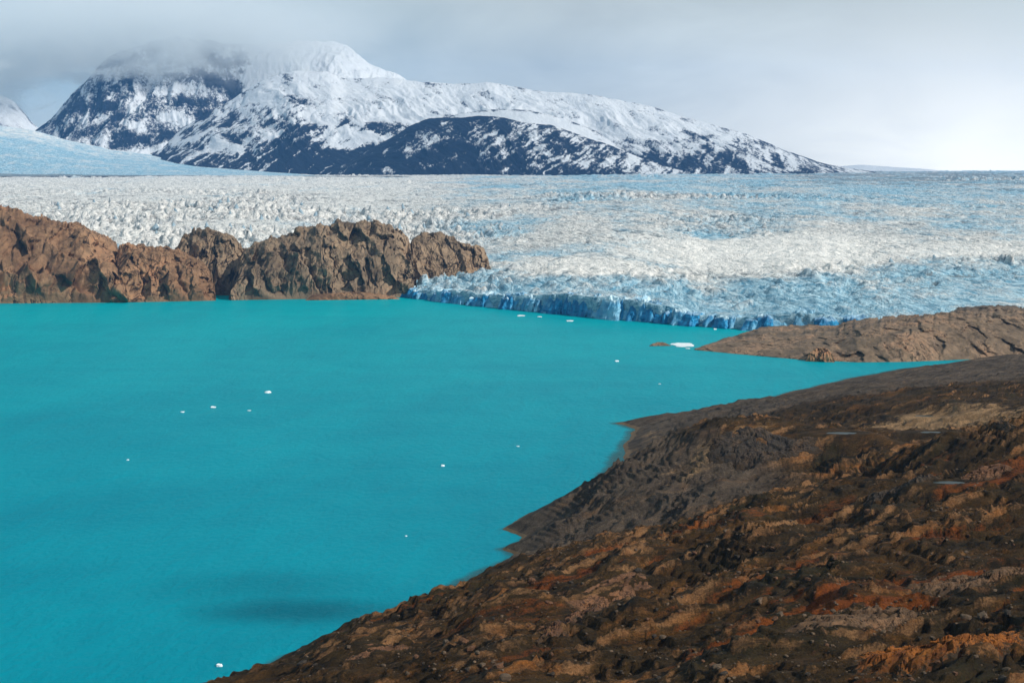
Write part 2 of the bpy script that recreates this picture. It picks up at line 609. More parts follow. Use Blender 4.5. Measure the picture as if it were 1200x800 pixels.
M_WATER = mat_water()
M_ICE = mat_ice()
M_BLUE = mat_blue_ice()
M_FLOE = mat_floe()
M_MTN = mat_mountain('mountain_rock_and_snow', (0.003, 0.007, 0.018), (0.014, 0.020, 0.034))
M_BLUFF = mat_rock('brown_bluff_rock', ((0.085, 0.048, 0.026), (0.27, 0.150, 0.080), (0.38, 0.25, 0.145), (0.33, 0.135, 0.058)), 0.016, 0.012, bumpd=4.0)
M_BLUFF2 = mat_rock('grey_bluff_rock', ((0.070, 0.050, 0.033), (0.225, 0.158, 0.102), (0.36, 0.27, 0.180), (0.22, 0.130, 0.072)), 0.018, 0.013, bumpd=4.0)
M_HEAD = mat_rock('tan_headland_rock', ((0.095, 0.068, 0.046), (0.20, 0.140, 0.090), (0.33, 0.23, 0.15), (0.30, 0.165, 0.092)), 0.035, 0.028, bumpd=2.5)
M_HEADTOP = mat_rock('grey_headland_rock', ((0.060, 0.046, 0.034), (0.135, 0.100, 0.072), (0.21, 0.155, 0.11), (0.175, 0.115, 0.070)), 0.035, 0.02, bumpd=2.5)
M_GROUND = mat_ground()
M_TAN = mat_rock('tan_slab_rock', ((0.040, 0.024, 0.014), (0.150, 0.085, 0.045), (0.21, 0.130, 0.074), (0.17, 0.072, 0.028)), 0.16, 0.12, bumpd=0.8)
M_ORANGE = mat_rock('orange_slab_rock', ((0.050, 0.015, 0.004), (0.270, 0.084, 0.010), (0.32, 0.120, 0.018), (0.20, 0.045, 0.006)), 0.16, 0.10, bumpd=0.8)
M_PINK = mat_rock('pink_slab_rock', ((0.050, 0.025, 0.014), (0.175, 0.080, 0.038), (0.24, 0.130, 0.070), (0.20, 0.075, 0.026)), 0.14, 0.09, bumpd=0.9)
M_DARK = mat_rock('dark_slab_rock', ((0.020, 0.017, 0.014), (0.058, 0.044, 0.032), (0.10, 0.072, 0.05), (0.085, 0.046, 0.022)), 0.14, 0.10, bumpd=0.9)
M_STONE = mat_rock('boulder_rock', ((0.050, 0.036, 0.025), (0.135, 0.090, 0.056), (0.23, 0.165, 0.11), (0.155, 0.080, 0.038)), 0.4, 0.12, bumpd=0.3)

# ------------------------------------------------------------------ lake
def build_lake():
    xs = np.array([-33000, -12000, -5000, -2000, -800, 0, 800, 2000, 5000, 12000, 33000.])
    ys = np.array([-3000, 0, 600, 1200, 2000, 3000, 5000, 9000, 18000, 31500.])
    X, Y = np.meshgrid(xs, ys)
    P = np.stack([X, Y, np.zeros_like(X)], -1)
    tag(link('lake', grid_mesh('lake', P), M_WATER), 'flat turquoise lake filling the basin below the ice front', 'lake', kind='structure')


build_lake()


# ------------------------------------------------------------------ mountains
def interp_profile(pts, th):
    a = sorted(ray(px, py) for px, py in pts)
    return np.interp(th, [q[0] for q in a], [q[1] for q in a])


def mountain(name, label, crest, r_front, r_crest, z0, nc, nr, snowfn, seed, p=1.0, spur=1.0, spur_w=900.0, rough=1.0, back=2500.0, cat='mountain', mat=None, lean=0.0):
    t0, t1 = ray(crest[0][0], 200)[0], ray(crest[-1][0], 200)[0]
    th = np.linspace(t0, t1, nc)
    e = interp_profile(crest, th)
    kw = max(5, nc // 45) | 1
    e = np.convolve(np.pad(e, kw // 2, mode='edge'), np.hanning(kw + 2)[1:-1] / np.hanning(kw + 2)[1:-1].sum(), 'valid')
    s = np.concatenate([np.linspace(0, 1, nr), 1 + np.linspace(0.06, 1, 12)])
    TH, S = np.meshgrid(th, s)
    front = np.minimum(S, 1)
    rr = r_front + (r_crest - r_front) * front + back * np.maximum(S - 1, 0)
    X, Y = rr * np.sin(TH), rr * np.cos(TH)
    zc = np.maximum(CAM_H + e * r_crest, z0)[None, :]
    shape = front ** p
    hh = (zc - z0)
    warp = fbm(X / 1500, Y / 1500, 3, seed + 50) * 500
    g = ridged((X + warp + lean * (rr - r_front)) / spur_w, Y / (spur_w * 3.2), 5, seed, 0.55) - 0.62
    g2 = ridged((X + warp * 0.6 + lean * (rr - r_front)) / (spur_w * 0.28), Y / (spur_w * 0.8), 4, seed + 3, 0.55) - 0.6
    m = fbm(X / 420, Y / 420, 5, seed + 9, 0.6)
    env = np.minimum(shape * 3, 1) * np.clip((1.02 - shape) * 3.2, 0.10, 1)
    Z = z0 + hh * shape + hh * env * (0.30 * spur * g + 0.085 * spur * g2) + rough * (28 * m * np.minimum(hh / 500, 1))
    Z = np.where(S > 1, Z - (Z - z0 + 50) * (S - 1), Z)
    gy = np.gradient(Z, axis=0) / np.maximum(np.gradient(rr, axis=0), 1e-3)
    gx = np.gradient(Z, axis=1) / (rr * (th[1] - th[0]))
    px = 600 + FPX * np.tan(TH)
    fz = np.clip((Z - z0) / np.maximum(hh, 1), 0, 1.2)
    snow = snowfn(px, fz, gx, gy, g, g2, m, X, Y, Z)
    o = link(name, grid_mesh(name, np.stack([X, Y, Z], -1), {'snow': snow}), mat or M_MTN)
    tag(o, label, cat, kind='structure')
    return o


def snow_massif(px, f, gx, gy, g, g2, m, X, Y, Z):
    n = fbm(X / 330, Z / 190, 5, 71, 0.6)
    face = ss(px, 320, 270) * ss(f, 0.05, 0.2)
    diag = ss(np.abs((px - 150) * 0.55 + (f - 0.5) * 60 - 20 + 26 * m), 12, 30)
    sn = 0.92 - face * (0.44 + 0.1 * diag) + n * 0.75 + 0.35 * g2 * face
    sn += ss(f, 0.30, 0.12) * ss(px, 110, 150) * ss(px, 250, 215) * 0.5
    sn -= ss(f, 0.10, 0.03) * 0.5
    return sn + ss(px + 40 * n, 285, 320) * 0.6


def snow_ridge(px, f, gx, gy, g, g2, m, X, Y, Z):
    n = fbm(X / 260, Z / 140, 5, 81, 0.6)
    streak = fbm((X - 0.9 * Z + 80 * n) / 75, Z / 340, 5, 83, 0.68)
    zpx = 200 - (Z - 300) / 16500 * FPX            # height above the ice in picture-like units
    left = ss(px, 470, 330) * ss(zpx, 108, 142)
    mid = ss(px, 300, 360) * ss(px, 520, 470) * ss(zpx + 8 * m, 150, 156) 
    base = ss(zpx + 6 * m, 178, 188) * ss(px, 1000, 700)
    right = ss(px, 690, 800) * ss(zpx, 140, 175)
    sn = 0.86 + 0.70 * n + 0.5 * g2 - left * (0.30 - 0.75 * streak) - mid * 0.46 + mid * streak * 0.7 - base * (0.36 - 0.6 * streak) - right * (0.34 - 0.6 * streak)
    cirque = ss(np.hypot((px - 405) / 42, (zpx - 166) / 14), 1.1, 0.6)
    sn += cirque * (0.6 + streak * 0.4)
    crest = ss(f, 0.93, 1.0) * 0.18
    return sn - crest - ss(0.05 - f, 0.0, 0.03) * 0.6


def snow_hill(px, f, gx, gy, g, g2, m, X, Y, Z):
    n0 = fbm(X / 190, Z / 130, 3, 97, 0.6)
    streak = fbm((X - (0.6 + 0.9 * ss(X, -2500, 1500)) * Z + 90 * n0) / 60, Z / 300, 5, 91, 0.68)
    n = fbm(X / 150, Z / 110, 4, 93, 0.6)
    right = ss(px, 540, 640)
    patch = ss(np.hypot((px - 505) / 26, (f - 0.72) / 0.22), 1.1, 0.5)
    patch2 = ss(np.hypot((px - 575) / 22, (f - 0.6) / 0.3), 1.1, 0.4)
    sn = 0.15 + right * 0.25 * ss(f, 0.1, 0.5) + streak * (0.60 + 0.30 * right) + n * 0.65 + patch * 0.26 + patch2 * 0.28
    sn += ss(px, 690, 770) * 0.22
    sn -= ss(f, 0.30, 0.12) * 0.3
    return sn


def snow_dome(px, f, gx, gy, g, g2, m, X, Y, Z):
    n = fbm(X / 200, Z / 100, 4, 95, 0.6)
    return 0.85 + 0.5 * n - ss(f, 0.94, 1.0) * 0.38


def snow_far(px, f, gx, gy, g, g2, m, X, Y, Z):
    return 0.72 + 0.6 * m + 0.4 * g2


def snow_all(px, f, gx, gy, g, g2, m, X, Y, Z):
    return 1.0 + 0.5 * m


mountain('mountain', 'tall craggy snow streaked mountain whose summit disappears into cloud',
         [(15, 172), (45, 150), (62, 135), (80, 115), (105, 88), (130, 64), (160, 52), (200, 42), (240, 46), (290, 55), (330, 49), (365, 48), (395, 50),
          (412, 57), (432, 73), (455, 84), (472, 93), (500, 108), (560, 150)],
         15600, 18000, 160, 520, 170, snow_massif, 11, p=0.85, spur=0.75, spur_w=800, rough=2.6)
mountain('mountain', 'long snow covered ridge sloping down behind the dark hill to the ice plain',
         [(140, 196), (190, 168), (215, 150), (240, 134), (270, 117), (300, 99), (325, 88), (345, 82), (370, 83), (388, 83), (402, 92), (430, 91), (460, 91), (495, 96), (530, 98),
          (570, 97), (600, 101), (640, 107), (700, 112), (760, 124), (800, 136), (835, 145), (870, 155), (920, 176), (960, 190), (1000, 198), (1040, 203)],
         13600, 16400, 150, 760, 170, snow_ridge, 23, p=0.9, spur=0.42, spur_w=700, rough=1.0, lean=0.5)
mountain('hill', 'snow dome with a thin rocky crest just above the dark hill',
         [(480, 150), (520, 138), (545, 131), (580, 128), (620, 129), (650, 136), (690, 150), (720, 165)],
         13500, 14900, 200, 240, 70, snow_dome, 31, p=0.7, spur=0.2, rough=0.6, cat='hill')
mountain('hill', 'dark blue hill streaked with snow gullies in front of the snowy ridge',
         [(380, 199), (410, 190), (432, 176), (455, 163), (480, 147), (500, 139), (530, 137), (560, 136), (590, 138), (620, 144), (650, 148), (680, 158), (710, 168), (740, 180), (775, 194), (800, 200)],
         12900, 14000, 150, 400, 115, snow_hill, 37, p=0.72, spur=0.55, spur_w=330, rough=0.8, lean=0.6, cat='hill')
mountain('snow_slope', 'low white snow slope at the end of the long ridge on the horizon',
         [(930, 204), (970, 196), (1010, 193), (1050, 196), (1085, 198), (1110, 201), (1260, 203), (1420, 204)],
         20000, 23000, 200, 160, 40, snow_all, 41, p=0.8, spur=0.1, rough=0.2, cat='snow slope')
mountain('mountain', 'faint snowy mountain flank fading into the cloud at the far edge of the ice valley',
         [(-260, 60), (-160, 70), (-60, 92), (-20, 104), (0, 112), (14, 116), (26, 128), (40, 146), (60, 160)],
         19000, 21500, 200, 130, 70, snow_far, 43, p=0.8, spur=0.5, rough=1.0)


# ------------------------------------------------------------------ side glacier in the valley on the left
def build_side_glacier():
    pts = [(-400, 128), (-120, 138), (0, 147), (40, 153), (80, 164), (130, 175), (200, 183), (260, 190), (310, 196), (360, 202), (480, 222)]
    th = np.linspace(ray(-400, 200)[0], ray(480, 200)[0], 460)
    e = interp_profile(pts, th)
    r = np.linspace(11800, 16000, 130)
    TH, RR = np.meshgrid(th, r)
    S = (RR - 11800) / 4200
    X, Y = RR * np.sin(TH), RR * np.cos(TH)
    zt = (CAM_H + e * 16000)[None, :]
    z0 = 256.0
    Z = z0 + (zt - z0) * S ** 1.15 + 4 * ridged(X / 160, Y / 260, 4, 61) - 3 + 25 * fbm(X / 1200, Y / 1500, 3, 62) * S
    mor = ss(S + 0.02 * fbm(X / 250, Y / 250, 3, 63), 0.075, 0.03)
    blue = 0.78 + 0.30 * fbm(X / 900, Y / 300, 4, 64) - 0.25 * ss(S, 0.6, 1.0)
    edge = ss((zt - (CAM_H - 0.002 * 16000)), 120, 20) * 0.7
    dirt = np.maximum(mor * 1.6, -0.25 + 0.3 * fbm(X / 600, Y / 120, 4, 65) + edge * 0.35)
    o = link('side_glacier', grid_mesh('side_glacier', np.stack([X, Y, Z], -1), {'blue': blue, 'dirt': dirt, 'pale': S}), M_ICE)
    tag(o, 'smooth pale blue side glacier flowing down past the foot of the craggy mountain', 'glacier')


build_side_glacier()

# ------------------------------------------------------------------ main glacier
FRONT = [(-500, 330), (-100, 334), (300, 338), (440, 343), (470, 348), (543, 357), (600, 363), (657, 368.5), (700, 373), (750, 377), (800, 381), (843, 384), (880, 387), (950, 391), (1000, 393), (1100, 395), (1250, 398), (1500, 402)]
_fp = [on_water(*q) for q in FRONT]
_fth = [math.atan2(x, y) for x, y in _fp]
_fr = [math.hypot(x, y) for x, y in _fp]
_hpx = [-500, 300, 440, 480, 560, 620, 660, 740, 790, 830, 870, 920, 960, 1000, 1100, 1500]
_hhz = [60, 60, 30, 20, 24, 32, 42, 42, 32, 20, 22, 33, 36, 28, 30, 30]
_hth = [ray(q, 200)[0] for q in _hpx]


def front_r(th):
    return np.interp(th, _fth, _fr)


def front_h(th):
    return np.interp(th, _hth, _hhz)


def crevasse_lines(X, Y, d):
    """long curved crevasse bands that follow the flow"""
    wu = X + 260 * fbm(X / 1100, Y / 1100, 3, 141) + 90 * fbm(X / 300, Y / 500, 3, 142)
    wv = Y + 420 * fbm(X / 900, Y / 1200, 3, 143) + 120 * fbm(X / 260, Y / 400, 3, 144)
    a = ridged((wu + 0.25 * wv) / 210, (wv - 0.1 * wu) / 130, 3, 145, 0.6)
    b = ridged((wu - 0.1 * wv) / 420, (wv + 0.3 * wu) / 300, 3, 147, 0.5)
    c = ridged((wu + 0.5 * wv) / 120, (wv - 0.4 * wu) / 300, 2, 149, 0.5)
    return np.maximum(np.maximum(ss(a, 0.70, 0.92), ss(b, 0.80, 0.96)), 0.8 * ss(c, 0.80, 0.97)) * ss(d, 40, 300) * ss(d, 16000, 9000)


def glacier_z(th, rr):
    X, Y = rr * np.sin(th), rr * np.cos(th)
    r0 = front_r(th)
    d = np.maximum(rr - r0, 0)
    hf = front_h(th)
    Zb = hf + (294 - hf) * (1 - np.exp(-d / 4700.0))
    Zb = Zb + 14 * fbm(X / 900, Y / 700, 3, 101) * ss(d, 100, 900)
    # crevasse pattern: wavy ridges crossed by a second set, broken into blocks
    w1, w2 = 70 * fbm(X / 380, Y / 380, 3, 103), 70 * fbm(X / 380, Y / 380, 3, 104)
    xa, ya = X + w1, Y + w2
    cr, sr = math.cos(0.28), math.sin(0.28)
    u, v = xa * cr + ya * sr, -xa * sr + ya * cr
    c1 = ridged(u / 150, v / 210, 4, 105, 0.6)
    c2 = ridged(u / 38, v / 120, 4, 107, 0.6)
    c3 = ridged((xa * 0.9 - ya * 0.4) / 30, (xa * 0.4 + ya * 0.9) / 60, 3, 109, 0.6)
    edge, cid = voronoi2(u / 30, v / 46, 9)
    ser = ss(perlin(X / 900, Y / 900, 111) + 0.75 * ss(X, 250, -500) * ss(d, 3300, 900) - 0.30 * ss(d, 2500, 6000), -0.10, 0.55)
    amp = 0.42 + 0.75 * ser
    amp = amp * (1 - 0.55 * ss(d, 1300, 500) * ss(X, -150, 50))
    amp = amp * ss(d, -60, 140) * (1 + d / 22000)
    spike = np.maximum(cid - 0.45, 0) * ss(edge, 0.0, 0.5) * 2.2
    rel = (c1 - 0.58) * 14 + (c2 - 0.58) * 17 + (c3 - 0.6) * 9 + (spike - 0.3) * 17 * ser - 13 * crevasse_lines(X, Y, d)
    return Zb + rel * amp, rel, ser, d, X, Y


def build_glacier():
    nc = 790
    th = np.linspace(ray(-420, 200)[0], ray(1560, 200)[0], nc)
    rel_r = [0.0]
    while rel_r[-1] < 9500:
        rel_r.append(rel_r[-1] + max(3.5, (2900 + rel_r[-1]) * 0.0026))
    while rel_r[-1] < 27000:
        rel_r.append(rel_r[-1] * 1.035)
    d = np.array(rel_r)
    TH, D = np.meshgrid(th, d)
    r0 = front_r(th)
    jag = (9 * fbm(th * 150, th * 0 + 3.3, 4, 121, 0.6))[None, :] * np.exp(-D / 40)
    RR = r0[None, :] + D + jag + 14
    Z, rel, ser, dd, X, Y = glacier_z(TH, RR)
    # rounded broken edge, then the drop to the water
    Z = np.concatenate([np.full((1, nc), -6.0), (Z[:1] * 0.55), Z], 0)
    X = np.concatenate([X[:1], X[:1], X], 0)
    Y = np.concatenate([Y[:1] - 8, Y[:1] - 4, Y], 0)
    pad = lambda a: np.concatenate([a[:1], a[:1], a], 0)
    rel, ser, dd = pad(rel), pad(ser), pad(dd)
    bp = fbm(X / 420, Y / 900, 5, 131, 0.6)
    px = 600 + FPX * X / Y
    near = ss(dd, 800, 60)
    bright = ss(np.hypot((px - 890 + 60 * bp) / 190, (dd - 1150 + 200 * bp) / 560), 1.2, 0.4)       # sunlit patches painted whiter into the ice colour
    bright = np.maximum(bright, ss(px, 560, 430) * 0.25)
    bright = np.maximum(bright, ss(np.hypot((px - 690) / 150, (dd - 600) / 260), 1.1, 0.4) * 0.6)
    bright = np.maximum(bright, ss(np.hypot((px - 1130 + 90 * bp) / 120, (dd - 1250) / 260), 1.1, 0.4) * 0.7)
    leftw = ss(px, 640, 400)
    farb = ss(dd, 1900, 5200) * ss(px, 430, 800)
    grey = ss(np.abs(px - 1060 - 40 * bp), 260, 60) * ss(dd, 4300, 8000) * ss(dd, 26000, 12000) + 0.55 * ss(np.hypot((px - 690 + 120 * bp) / 190, (dd - 3300) / 2100), 1.1, 0.3)  # cloud shadow on the ice, painted in as darker zones
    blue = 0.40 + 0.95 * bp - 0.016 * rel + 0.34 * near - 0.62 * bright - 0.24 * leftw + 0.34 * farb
    blue[:3] += 0.5
    streak = fbm((X * 0.95 + Y * 0.3) / 700, (Y * 0.95 - X * 0.3) / 200, 5, 133, 0.6)
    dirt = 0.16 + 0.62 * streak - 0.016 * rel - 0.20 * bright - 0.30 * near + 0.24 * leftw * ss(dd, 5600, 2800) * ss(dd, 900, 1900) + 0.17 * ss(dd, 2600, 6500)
    lines = crevasse_lines(X, Y, dd)
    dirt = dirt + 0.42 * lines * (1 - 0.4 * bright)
    moraine = ss(np.abs(dd - 9300 + 350 * bp), 500, 100) * ss(px, 520, 330)
    whiteband = ss(np.abs(dd - 6200 + 900 * bp), 2300, 900) * ss(px, 640, 420)  # sunlit band on the left, painted whiter by lowering dirt
    dirt = dirt + moraine * 0.25 - whiteband * 0.16 + 0.30 * grey  # dirt holds grime and the painted cloud shadow together
    P = np.stack([X, Y, Z], -1)
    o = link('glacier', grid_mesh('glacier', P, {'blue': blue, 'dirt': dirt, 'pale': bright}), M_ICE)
    tag(o, 'huge crevassed white and blue glacier ending in an ice cliff at the lake', 'glacier')
    return o


glacier = build_glacier()


def build_seracs():
    rnd = random.Random(3)
    th = ray(474, 200)[0]
    end = ray(1035, 200)[0]
    k = 0
    while th < end:
        r = float(front_r(th))
        var = float(fbm(np.array([th * 60.0]), np.array([2.2]), 3, 77)[0])
        h = float(front_h(th)) * (1 + 0.6 * var)
        big = rnd.random()
        w = rnd.choice((10, 14, 20, 28, 40, 52)) * rnd.uniform(0.85, 1.15) * (0.6 + h / 80)
        hh = h * rnd.uniform(0.70, 0.96) + 1.5
        dep = rnd.uniform(26, 40)
        nz = 11
        ang = np.linspace(0, 2 * np.pi, 34, endpoint=False)
        ex = rnd.uniform(0.4, 0.8)
        cx = np.sign(np.cos(ang)) * np.abs(np.cos(ang)) ** ex
        cy = np.sign(np.sin(ang)) * np.abs(np.sin(ang)) ** ex
        t = np.concatenate([np.linspace(-0.15, 1, nz), [1.0, 1.0]])
        taper = rnd.uniform(0.62, 0.95)
        sh = np.concatenate([np.linspace(1.06, taper, nz), [taper * 0.55, 0.02]])
        T, A = np.meshgrid(t, ang, indexing='ij')
        SH = sh[:, None]
        x = cx[None, :] * w * 0.5 * SH
        y = cy[None, :] * dep * 0.5 * SH + rnd.uniform(0.1, 0.45) * hh * np.maximum(T, 0) ** 1.5
        x = x + rnd.uniform(-0.12, 0.12) * hh * T
        z = T * hh * np.ones_like(x)
        seed = k * 7 + 500
        nz3 = fbm3((x + k * 91) / 13, y / 13, z / 26, 3, seed)
        nz4 = fbm3((x + k * 57) / 4.5, y / 4.5, z / 9, 3, seed + 1)
        f = 1 + 0.50 * nz3 + 0.26 * nz4
        x, y = x * f, y * f
        z = np.where(T > 0.4, z + (T - 0.4) * 1.7 * (0.30 * hh * fbm(x / 7 + k, y / 7, 3, seed + 2) - 0.02 * hh), z)
        z = z + np.where(SH < taper * 0.9, 0.07 * hh, 0)
        jit = rnd.uniform(-9, 16)
        bx, by = (r + 12 + jit) * math.sin(th), (r + 12 + jit) * math.cos(th)
        d = 0.002
        x2, y2 = front_r(th + d) * math.sin(th + d), front_r(th + d) * math.cos(th + d)
        al = math.atan2(y2 - r * math.cos(th), x2 - r * math.sin(th)) + rnd.uniform(-0.35, 0.35)
        ca, sa = math.cos(al), math.sin(al)
        P = np.stack([x * ca - y * sa, x * sa + y * ca, z], -1)
        me = mesh_from('serac', P, grid_faces(len(t), len(ang), wrap=True), {'top': np.clip(T, 0, 1) * (0.90 + 0.10 * (k % 5 in (0, 2)))}, smooth=False)
        link('serac', me, M_BLUE, glacier, (bx, by, 0))
        th += w * rnd.uniform(0.55, 0.85) / r * max(0.5, ca)
        k += 1


build_seracs()


def build_pinnacles():
    """sharp ice pinnacles standing out of the broken ice behind the bluffs and above the front"""
    rnd = random.Random(8)
    protos = []
    for q in range(8):
        nz = 6
        ang = np.linspace(0, 2 * np.pi, 9, endpoint=False)
        t = np.linspace(-0.2, 1, nz)
        T, A = np.meshgrid(t, ang, indexing='ij')
        rad = (1.05 - np.maximum(T, 0)) ** 0.75 * 0.5
        x = np.cos(A) * rad * (1.5 if q % 2 else 1.0) + rnd.uniform(-0.3, 0.3) * T
        y = np.sin(A) * rad * 0.9 + rnd.uniform(-0.1, 0.3) * T
        n = fbm3(x * 1.7 + q * 9, y * 1.7, T * 1.5, 3, 900 + q)
        x, y = x * (1 + 0.7 * n), y * (1 + 0.7 * n)
        V = np.concatenate([np.stack([x, y, T + 0.1 * n], -1).reshape(-1, 3), [[x[-1].mean(), y[-1].mean(), 1.04]]])
        F = grid_faces(nz, 9, wrap=True)
        cap = np.array([((nz - 1) * 9 + i, (nz - 1) * 9 + (i + 1) % 9, nz * 9, nz * 9) for i in range(9)])
        me = bpy.data.meshes.new('ice_pinnacle')
        me.from_pydata(V.tolist(), [], [tuple(f) for f in F] + [tuple(f[:3]) for f in cap])
        at = me.attributes.new('blue', 'FLOAT', 'POINT')
        at.data.foreach_set('value', np.full(len(V), 0.25 if q < 5 else 0.5, np.float32))
        at = me.attributes.new('dirt', 'FLOAT', 'POINT')
        at.data.foreach_set('value', np.full(len(V), 0.10, np.float32))
        me.materials.append(M_ICE)
        protos.append(me)
    n = 0
    while n < 190:
        px = rnd.uniform(60, 600) if n < 160 else rnd.uniform(560, 1190)
        d = rnd.uniform(450 if px > 440 else 250, 3000) if n < 160 else rnd.uniform(900, 2500)
        th = ray(px, 200)[0]
        r = float(front_r(th)) + d
        z, rel, ser, dd, x, y = glacier_z(np.array([th]), np.array([r]))
        if ser[0] < 0.25 or rel[0] < -3:
            continue
        h = rnd.uniform(11, 24) * (1 if n < 160 else 0.6) * (1.4 if rnd.random() < 0.1 else 1)
        o = link('ice_pinnacle', rnd.choice(protos), None, glacier, (float(x[0]), float(y[0]), float(z[0]) - 3))
        w = rnd.uniform(9, 20)
        o.scale = (w, w * rnd.uniform(0.8, 1.5), h)
        o.rotation_euler = (0, 0, rnd.uniform(-0.6, 0.6))
        n += 1


build_pinnacles()


# ------------------------------------------------------------------ rock bluffs and headlands as lofted, fractured bodies
def bluff(name, label, top, base, set_back, depth, mat, nc, nv, seed, big=10.0, mid=4.0, cw=60.0, face=0.8, cat='cliff', flat=0.0, end_px=10, vert=0.45, ground=-8.0):
    """top and base: picture points of the skyline and of the waterline; the skyline stands set_back metres behind the waterline"""
    px = np.linspace(top[0][0], top[-1][0], nc)
    tp = np.interp(px, [q[0] for q in top], [q[1] for q in top])
    tp = np.convolve(np.pad(tp, nc // 40, mode='edge'), np.hanning(nc // 40 * 2 + 3)[1:-1] / np.hanning(nc // 40 * 2 + 3)[1:-1].sum(), 'valid')
    tn = 0.030 * np.maximum(np.interp(px, [q[0] for q in base], [q[1] for q in base]) - tp, 0) * 2.4 * fbm(px / 15, px * 0 + seed, 4, seed, 0.6)
    bp = np.interp(px, [q[0] for q in base], [q[1] for q in base])
    W = np.array([on_water(a, b_) for a, b_ in zip(px, bp)])
    th = np.arctan2(W[:, 0], W[:, 1])
    r0 = np.hypot(W[:, 0], W[:, 1])
    et = np.array([ray(a, b_)[1] for a, b_ in zip(px, tp)])
    endf = np.clip(np.minimum(px - px[0], px[-1] - px) / end_px, 0.03, 1)
    sb = set_back * endf
    zt = np.maximum(CAM_H + et * (r0 + sb), 0.5)
    en = np.array([ray(a, b_)[1] for a, b_ in zip(px, tp + tn)])
    zn = (en - et) * (r0 + sb)
    # profile over v: 0..1 face, 1..2 top and back
    v = np.concatenate([np.linspace(-0.08, 1, nv), 1 + np.linspace(0.04, 1, nv // 3) ** 1.4])
    V, TH = np.meshgrid(v, th, indexing='ij')
    vf = np.clip(V, 0, 1)
    h = vf ** (1 / 1.25) * (1 - flat) + flat * (1 - (1 - vf) ** 2)
    run = vf ** (1 + face)
    back = np.maximum(V - 1, 0)
    rr = r0[None, :] + run * sb[None, :] + back * depth * endf[None, :] + np.minimum(V, 0) * 20
    z = h * (zt[None, :] + zn[None, :] * vf ** 4) * (1 - 0.35 * back ** 1.5) - ss(back, 0.8, 1.0) * (zt[None, :] * 0.7 + 10) + np.minimum(V, 0) * (-ground) / 0.08
    X, Y = rr * np.sin(TH), rr * np.cos(TH)
    # displacement along the rough outward direction (towards the camera and up)
    wx = cw * 0.30 * fbm3(X / (cw * 0.6), Y / (cw * 0.6), z / (cw * 0.8), 3, seed + 20)
    wz = cw * 0.30 * fbm3(X / (cw * 0.6) + 9, Y / (cw * 0.6), z / (cw * 0.8), 3, seed + 21)
    nb = fbm3(X / cw, Y / cw, z / (cw / vert), 3, seed)
    rd = ridged3((X + wx) / (cw * 0.55), Y / (cw * 1.2), (z + wz) / (cw * 1.3), 4, seed + 2, 0.55) - 0.62
    fi = fbm3(X / (cw * 0.10), Y / (cw * 0.14), z / (cw * 0.16), 4, seed + 4, 0.62)
    e1, c1, f1 = voronoi3((X + wx + 0.35 * z) / (cw * 0.46), (Y + wx) / (cw * 1.0), (z + wz) / (cw * 1.15), seed)
    e2, c2, f2 = voronoi3((X + wx * 0.5 - 0.25 * z) / (cw * 0.14), Y / (cw * 0.4), (z + wz * 0.6) / (cw * 0.30), seed + 1)
    blk = (c1 - 0.5) * 2 - 0.35 * ss(e1, 0.05, 0) * ss(c1, 0.5, 0.9)
    blk2 = (c2 - 0.5) * 2
    dsp = big * (0.8 * nb + 0.50 * blk + 1.75 * f1) + mid * (1.2 * rd + 0.45 * blk2 + 1.1 * f2 + 0.40 * fi)
    damp = ss(z, -2, 0.25 * np.maximum(zt[None, :], 8))
    damp = damp * np.minimum(1, zt[None, :] / 30 + 0.15)
    faceness = ss(V, 1.15, 0.85)
    rr2 = rr - dsp * damp * faceness * 1.0
    z2 = z + dsp * damp * (0.18 + 0.32 * (1 - faceness))
    X, Y = rr2 * np.sin(TH), rr2 * np.cos(TH)
    side = mid * 1.2 * fbm3(X / (cw * 0.5) + 31, Y / (cw * 0.5), z / (cw * 0.5), 3, seed + 8) * damp
    X = X + side
    P = np.stack([X, Y, z2], -1)
    o = link(name, grid_mesh(name, P), mat)
    tag(o, label, cat, 'rock bluffs along the far shore' if cat == 'cliff' else None)
    return o


WL = [(-200, 357), (0, 355.5), (140, 354.5), (260, 352), (380, 350), (470, 348.5), (580, 344)]
bluff('rock_bluff', 'big rounded reddish brown bluff at the edge of the lake, the tallest of the row',
      [(-200, 215), (-80, 228), (0, 239), (22, 243), (45, 254), (75, 262), (100, 263), (118, 276), (136, 283), (142, 300), (147, 330), (150, 353)],
      WL, 170, 420, M_BLUFF, 400, 90, 201, big=19, mid=7, cw=120)
bluff('rock_bluff', 'low reddish bluff with a rounded dome between the big brown bluff and the rock tower',
      [(128, 352), (136, 318), (140, 296), (150, 287), (172, 288), (196, 291), (215, 297), (232, 306), (243, 316), (250, 332), (253, 351)],
      WL, 110, 300, M_BLUFF, 240, 80, 211, big=16, mid=6, cw=70)
bluff('rock_bluff', 'upright rock tower standing behind the low reddish dome and beside a dark gully',
      [(196, 310), (208, 290), (217, 277), (230, 270), (246, 268), (262, 271), (276, 281), (286, 292), (296, 305), (306, 340)],
      [(190, 346), (310, 346)], 70, 260, M_BLUFF2, 180, 80, 221, big=12, mid=6, cw=60)
bluff('rock_bluff', 'broad grey brown bluff with a long flat top in the middle of the row',
      [(268, 351), (273, 334), (280, 310), (290, 294), (312, 284), (340, 278), (348, 268), (380, 264), (410, 264), (440, 262), (455, 265), (468, 272), (480, 284), (484, 300), (478, 330), (480, 349)][:-2] + [(486, 320), (488, 349)],
      WL, 120, 380, M_BLUFF2, 400, 90, 231, big=18, mid=7, cw=80)
